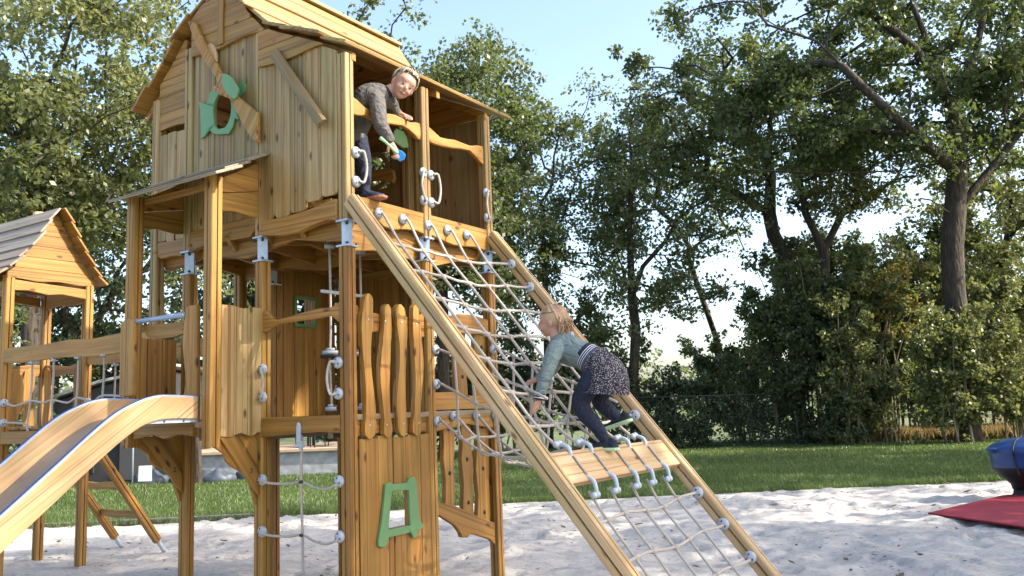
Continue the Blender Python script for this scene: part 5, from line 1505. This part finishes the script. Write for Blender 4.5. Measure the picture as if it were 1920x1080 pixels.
tree('oak_tree', 'middle tree with thin forked trunk behind the climbing girl', 'tree',
     [[(3.85, 29, -.1), (3.92, 29, 2.5), (4.08, 29, 3.92), (4.01, 29, 5.0)], [(4.01, 29, 5.0), (3.79, 29, 5.91), (3.56, 29, 6.65)], [(4.01, 29, 5.0), (4.43, 29, 6.07), (5.3, 29, 6.96)], [(4.01, 29, 5.0), (4.06, 29, 7.56), (4.25, 29, 9.23), (4.24, 29, 10.7)]],
     (4.9, 29, 7.6), (3.0, 2.4, 3.6), 125, 95, .14, (.6, .6, .4), 'leaf_mid', .17, 104, 3.6, shell=.4)
tree('oak_tree', 'tall tree directly right of the play tower, its top against open sky', 'tree',
     [[(1.11, 31, -.1), (1.2, 31, 4.59), (1.2, 31, 6.91), (1.18, 31, 8.89)], [(1.2, 31, 6.91), (2.0, 31, 8.4), (2.6, 31, 10)], [(1.2, 31, 4.59), (.3, 31, 6.5), (-.3, 31, 8)]],
     (1.4, 31, 8.4), (3.1, 2.5, 5.0), 180, 135, .14, SG, 'leaf_mid', .14, 105, 2.6)
tree('oak_tree', 'round-topped tree rising behind the leaning child', 'tree',
     simple_limb(-2.2, 27, 6.5), (-1.8, 27, 8.9), (3.2, 2.5, 5.1), 240, 170, .14, SG, 'leaf_mid', .20, 106, 2.5)
tree('oak_tree', 'tree behind the gable roof of the play tower', 'tree',
     simple_limb(-4.9, 25, 6.0), (-4.3, 25, 9.0), (2.7, 2.2, 5.4), 175, 160, .14, SG, 'leaf_mid', .2, 107, 1.8)
tree('oak_tree', 'airy light-leaved tree left of the roof with sky showing through', 'tree',
     simple_limb(-7.6, 21, 5.6, -.2), (-7.5, 21, 9.0), (2.1, 1.9, 4.6), 85, 105, .12, (.55, .55, .42), 'leaf_light', .10, 108, 3.9)
tree('oak_tree', 'near left tree with dark trunk and broad light green crown', 'tree',
     [[(-9.46, 17, -.1), (-9.5, 17, 4.64), (-9.45, 17, 5.94), (-9.46, 17, 6.82)], [(-9.5, 17, 4.64), (-8.98, 17, 4.9), (-8.48, 17, 5.74), (-8.01, 17, 6.27), (-7.75, 17, 6.76)], [(-9.46, 17, 6.82), (-10.2, 17, 7.6), (-11, 17, 8.3)]],
     (-9.0, 17, 7.9), (2.8, 2.1, 3.4), 175, 175, .115, (.5, .5, .4), 'leaf_light', .17, 109, 5.0, extra=(((-8.6, 17.5, 5.6), (2.0, 1.6, 1.3), 45),))
tree('oak_tree', 'dark-leaved tree low behind the small play hut', 'tree',
     simple_limb(-12.3, 23, 3.6), (-12.0, 23, 5.8), (3.4, 2.2, 3.4), 150, 160, .13, SG, 'leaf_dark', .25, 110, 2.0)
tree('oak_tree', 'dark tree behind the porch posts of the tower', 'tree',
     simple_limb(-8.2, 29, 3.4), (-8.4, 29, 6.0), (3.2, 2.4, 3.6), 120, 160, .15, SG, 'leaf_dark', .25, 111, 1.8)
tree('oak_tree', 'tree with bright foliage at the far right edge', 'tree',
     simple_limb(18.6, 31, 5.0), (18.0, 31, 6.5), (3.0, 2.5, 4.6), 130, 170, .15, SG, 'leaf_light', .28, 112, 1.5)
tree('oak_tree', 'tree with sparse brownish crown high in the centre right', 'tree',
     simple_limb(8.4, 33, 7.0, -1.6), (6.4, 33, 10.6), (3.4, 2.6, 3.0), 95, 100, .15, (.65, .65, .45), 'leaf_mid', .11, 113, 7.6)
# trees that stand right of the picture and shade the sand
tree('oak_tree', 'shading oak standing right of the play area', 'tree',
     simple_limb(15.2, 5.2, 5.5), (15.0, 5.2, 10.0), (4.4, 6.2, 6.2), 300, 150, .17, (.75, .75, .5), 'oak', .34, 121, 3.4)
tree('oak_tree', 'second shading oak right of the lawn', 'tree',
     simple_limb(20.0, 16.2, 5.5), (19.5, 16.0, 10.4), (5.0, 5.4, 6.6), 300, 150, .17, (.75, .75, .5), 'oak', .34, 122, 3.0)

# ================================================================== SHRUBS
def shrub(name, label, cat, c, rad, k, per, size, mat, seed, stems=7, sm='stem', group='shrubs along the lawn edge', top=None):
    t = thing(name, label, cat, (c[0], c[1], 0), group)
    cen = crown_pts(c, rad, k, seed, .45, .15)
    r = random.Random(seed); mb = MB(frame=False)
    for i in range(stems):
        x = c[0] + r.uniform(-.35, .35) * rad[0]; y = c[1] + r.uniform(-.3, .3) * rad[1]
        q = r.choice(cen)
        mb.tube([(x, y, -.1), (x + r.uniform(-.15, .15), y, q[2] * .4), (x * .4 + q[0] * .6, y * .5 + q[1] * .5, q[2] * .8), q], [.035, .028, .018, .008], 5, spl=3)
    mb.build('stem', sm, t)
    leaf_cloud('foliage', cen, (.36, .36, .32), per, size, mat, seed, t)
    return t
SH = [
 ('rhododendron', 'dark glossy evergreen bush behind the fence, right of the middle trunk', 'bush', (5.2, 29.3, 1.55), (1.75, .9, 1.55), 60, 170, .13, 'leaf_dark'),
 ('shrub', 'loose grey-green shrub between the dark bush and the leaning oak', 'bush', (7.7, 29.4, 1.9), (1.3, .9, 1.7), 34, 150, .12, 'leaf_mid'),
 ('shrub', 'tall dark shrub in front of the leaning oak trunk', 'bush', (9.3, 28.2, 3.1), (1.6, 1.0, 3.0), 95, 170, .13, 'leaf_mid'),
 ('shrub', 'dense dark shrub left of the thick oak trunk', 'bush', (11.3, 27.8, 3.0), (1.7, 1.0, 3.1), 115, 190, .13, 'leaf_mid'),
 ('shrub', 'bright sunlit shrub with pale stems in front of the thick oak trunk', 'bush', (12.7, 25.4, 2.2), (1.3, .5, 2.5), 62, 150, .12, 'leaf_light'),
 ('shrub', 'yellow and orange autumn shrub beside the dark shrubs', 'bush', (11.6, 27.0, 4.2), (1.1, .6, 1.2), 15, 110, .11, 'leaf_autumn'),
 ('shrub', 'yellow-green sapling right of the thick oak trunk', 'bush', (14.4, 25.6, 2.2), (.9, .6, 2.4), 44, 150, .12, 'leaf_light'),
 ('shrub', 'broad light green shrub at the right edge above the dry grass', 'bush', (16.4, 28.0, 3.2), (2.2, 1.0, 3.2), 130, 170, .13, 'leaf_light'),
 ('shrub', 'medium green shrub right of the ivy fence', 'bush', (10.4, 27.0, 1.3), (1.4, .7, 1.4), 40, 170, .11, 'leaf_mid'),
 ('shrub', 'leafy bush hiding the trunk base of the near left tree', 'bush', (-9.9, 15.6, 2.3), (1.3, .6, 1.9), 60, 190, .10, 'leaf_mid'),
 ('shrub', 'tall leafy thicket filling the space under the slender oak', 'bush', (11.9, 31.4, 5.6), (2.6, .9, 2.4), 105, 150, .14, 'leaf_mid'),
 ('shrub', 'airy thicket left of the thin middle trunk', 'bush', (2.9, 30.2, 3.4), (1.5, .8, 1.7), 45, 120, .13, 'leaf_mid'),
 ('shrub', 'very wide leafy thicket far behind the ivy fence', 'bush', (8.6, 32.5, 1.9), (2.4, .9, 1.9), 90, 150, .15, 'leaf_mid'),
 ('shrub', 'tall thicket behind the thick oak trunk', 'bush', (13.8, 32.0, 3.6), (2.8, .9, 3.8), 170, 160, .15, 'leaf_mid'),
 ('shrub', 'tall light thicket at the edge of the picture beyond the field fence', 'bush', (19.0, 36.0, 3.4), (3.0, .9, 3.6), 130, 160, .16, 'leaf_light'),
 ('shrub', 'slim sunlit sapling left of the thick oak trunk', 'bush', (10.2, 26.6, 2.6), (.9, .5, 2.6), 40, 140, .12, 'leaf_light'),
 ('shrub', 'tall leafy sapling rising between the slender oak and the largest oak', 'bush', (12.9, 28.6, 4.2), (1.5, .9, 2.4), 80, 170, .13, 'leaf_light'),
 ('shrub', 'high dark sapling crown right beside the leaning oak trunk', 'bush', (8.9, 28.9, 4.2), (1.4, .9, 1.8), 50, 140, .13, 'leaf_mid'),
 ('shrub', 'tall sapling with grey-green leaves behind the slender oak', 'bush', (10.7, 30.6, 4.8), (2.0, .9, 2.2), 80, 160, .14, 'leaf_mid'),
 ('shrub', 'large shrub right of the thick oak trunk, reaching high', 'bush', (15.2, 29.5, 4.5), (1.8, .9, 3.6), 110, 170, .14, 'leaf_mid'),
 ('shrub', 'low leafy shrub behind the lower part of the net', 'bush', (2.1, 28.8, 2.0), (1.5, .9, 2.0), 60, 170, .13, 'leaf_mid'),
 ('shrub', 'dark shrub seen between the tower posts and the net', 'bush', (-.4, 29.2, 2.0), (1.5, .9, 2.1), 60, 170, .13, 'leaf_dark'),
 ('shrub', 'dark shrub behind the tower\'s balusters', 'bush', (-2.6, 29.6, 2.0), (1.4, .9, 2.1), 50, 160, .13, 'leaf_dark'),
 ('shrub', 'sunlit pale green shrub behind the rope bridge', 'bush', (-11.3, 25.2, 3.0), (1.9, .9, 1.8), 75, 190, .12, 'leaf_light'),
 ('shrub', 'dark shrub behind the small hut posts', 'bush', (-13.6, 22.5, 2.6), (1.7, .9, 2.4), 70, 180, .12, 'leaf_mid'),
 ('shrub', 'dark green shrub beside the shed, under the slide line', 'bush', (-12.8, 20.8, 1.1), (1.3, .8, 1.2), 40, 170, .10, 'leaf_dark'),
 ('shrub', 'dark shrub behind the terrace chairs', 'bush', (-5.2, 28.6, 1.9), (2.0, .9, 1.9), 70, 160, .13, 'leaf_dark'),
]
for i, s_ in enumerate(SH): shrub(*s_, 200 + i)
# ivy-covered chain link fence
fe = thing('chain_link_fence', 'dark wire fence overgrown with ivy at the end of the lawn', 'fence', (6.3, 28, 0))
for x in (3.0, 5.05, 7.1, 9.3):
    mb = MB(frame=False); mb.tube([(x, 28.0, -.1), (x, 28.0, 1.72 - .01 * (x - 3))], .03, 8); mb.build('fence_post', 'wire', fe)
mb = MB(frame=False); mb.tube([(3.0, 28, 1.70), (9.3, 28, 1.64)], .022, 8); mb.build('top_rail', 'wire', fe)
mb = MB(frame=False)
for k in range(64):
    x = 3.0 + k * .1
    mb.tube([(x, 28, 0.0), (min(x + 1.6, 9.3), 28, min(1.6, 9.3 - x))], .004, 3, cap=False); mb.tube([(x, 28, min(1.6, x - 3.0)), (max(x - 1.6, 3.0), 28, 0 if x > 4.6 else 0.0)], .004, 3, cap=False)
mb.build('wire_mesh', 'wire', fe)
r_ = np.random.default_rng(9)
cen = [(x, 27.85 + r_.normal(0, .08), z) for x in np.arange(2.9, 9.5, .22) for z in (.2, .6, 1.0, 1.32) if r_.random() < (.97 if z < 1 else .65 - .03 * (x - 3))]
iv = leaf_cloud('ivy', cen, (.26, .16, .26), 75, .09, 'leaf_dark', 301, None)
tag(iv, 'dark ivy hedge covering the lower wire fence', 'ivy')
# far-off wood as one mass
r_ = np.random.default_rng(12)
cen = [(x, 62 + r_.uniform(-4, 4), z) for x in np.arange(-60, 60, 1.6) for z in np.arange(.5, 4.2, 1.1)]
fw = leaf_cloud('distant_wood', cen, (1.3, 1.3, 1.0), 60, .38, 'leaf_mid', 302, None)
fw['kind'] = 'stuff'; fw['label'] = 'low far-off wood on the horizon'; fw['category'] = 'wood'
fr = thing('field_fence', 'pale wooden post and rail fence beyond the trees at the right', 'fence', (20, 34, 0))
for x in (17.2, 18.8, 20.4, 22.0):
    mb = MB(frame=False); mb.box((x, 34, -.1), (x + .1, 34.1, 1.0)); mb.build('fence_post', 'stem', fr)
for z in (.45, .85): mb = MB(frame=False); mb.box((17.2, 33.97, z), (22.2, 34.0, z + .1)); mb.build('fence_rail', 'stem', fr)
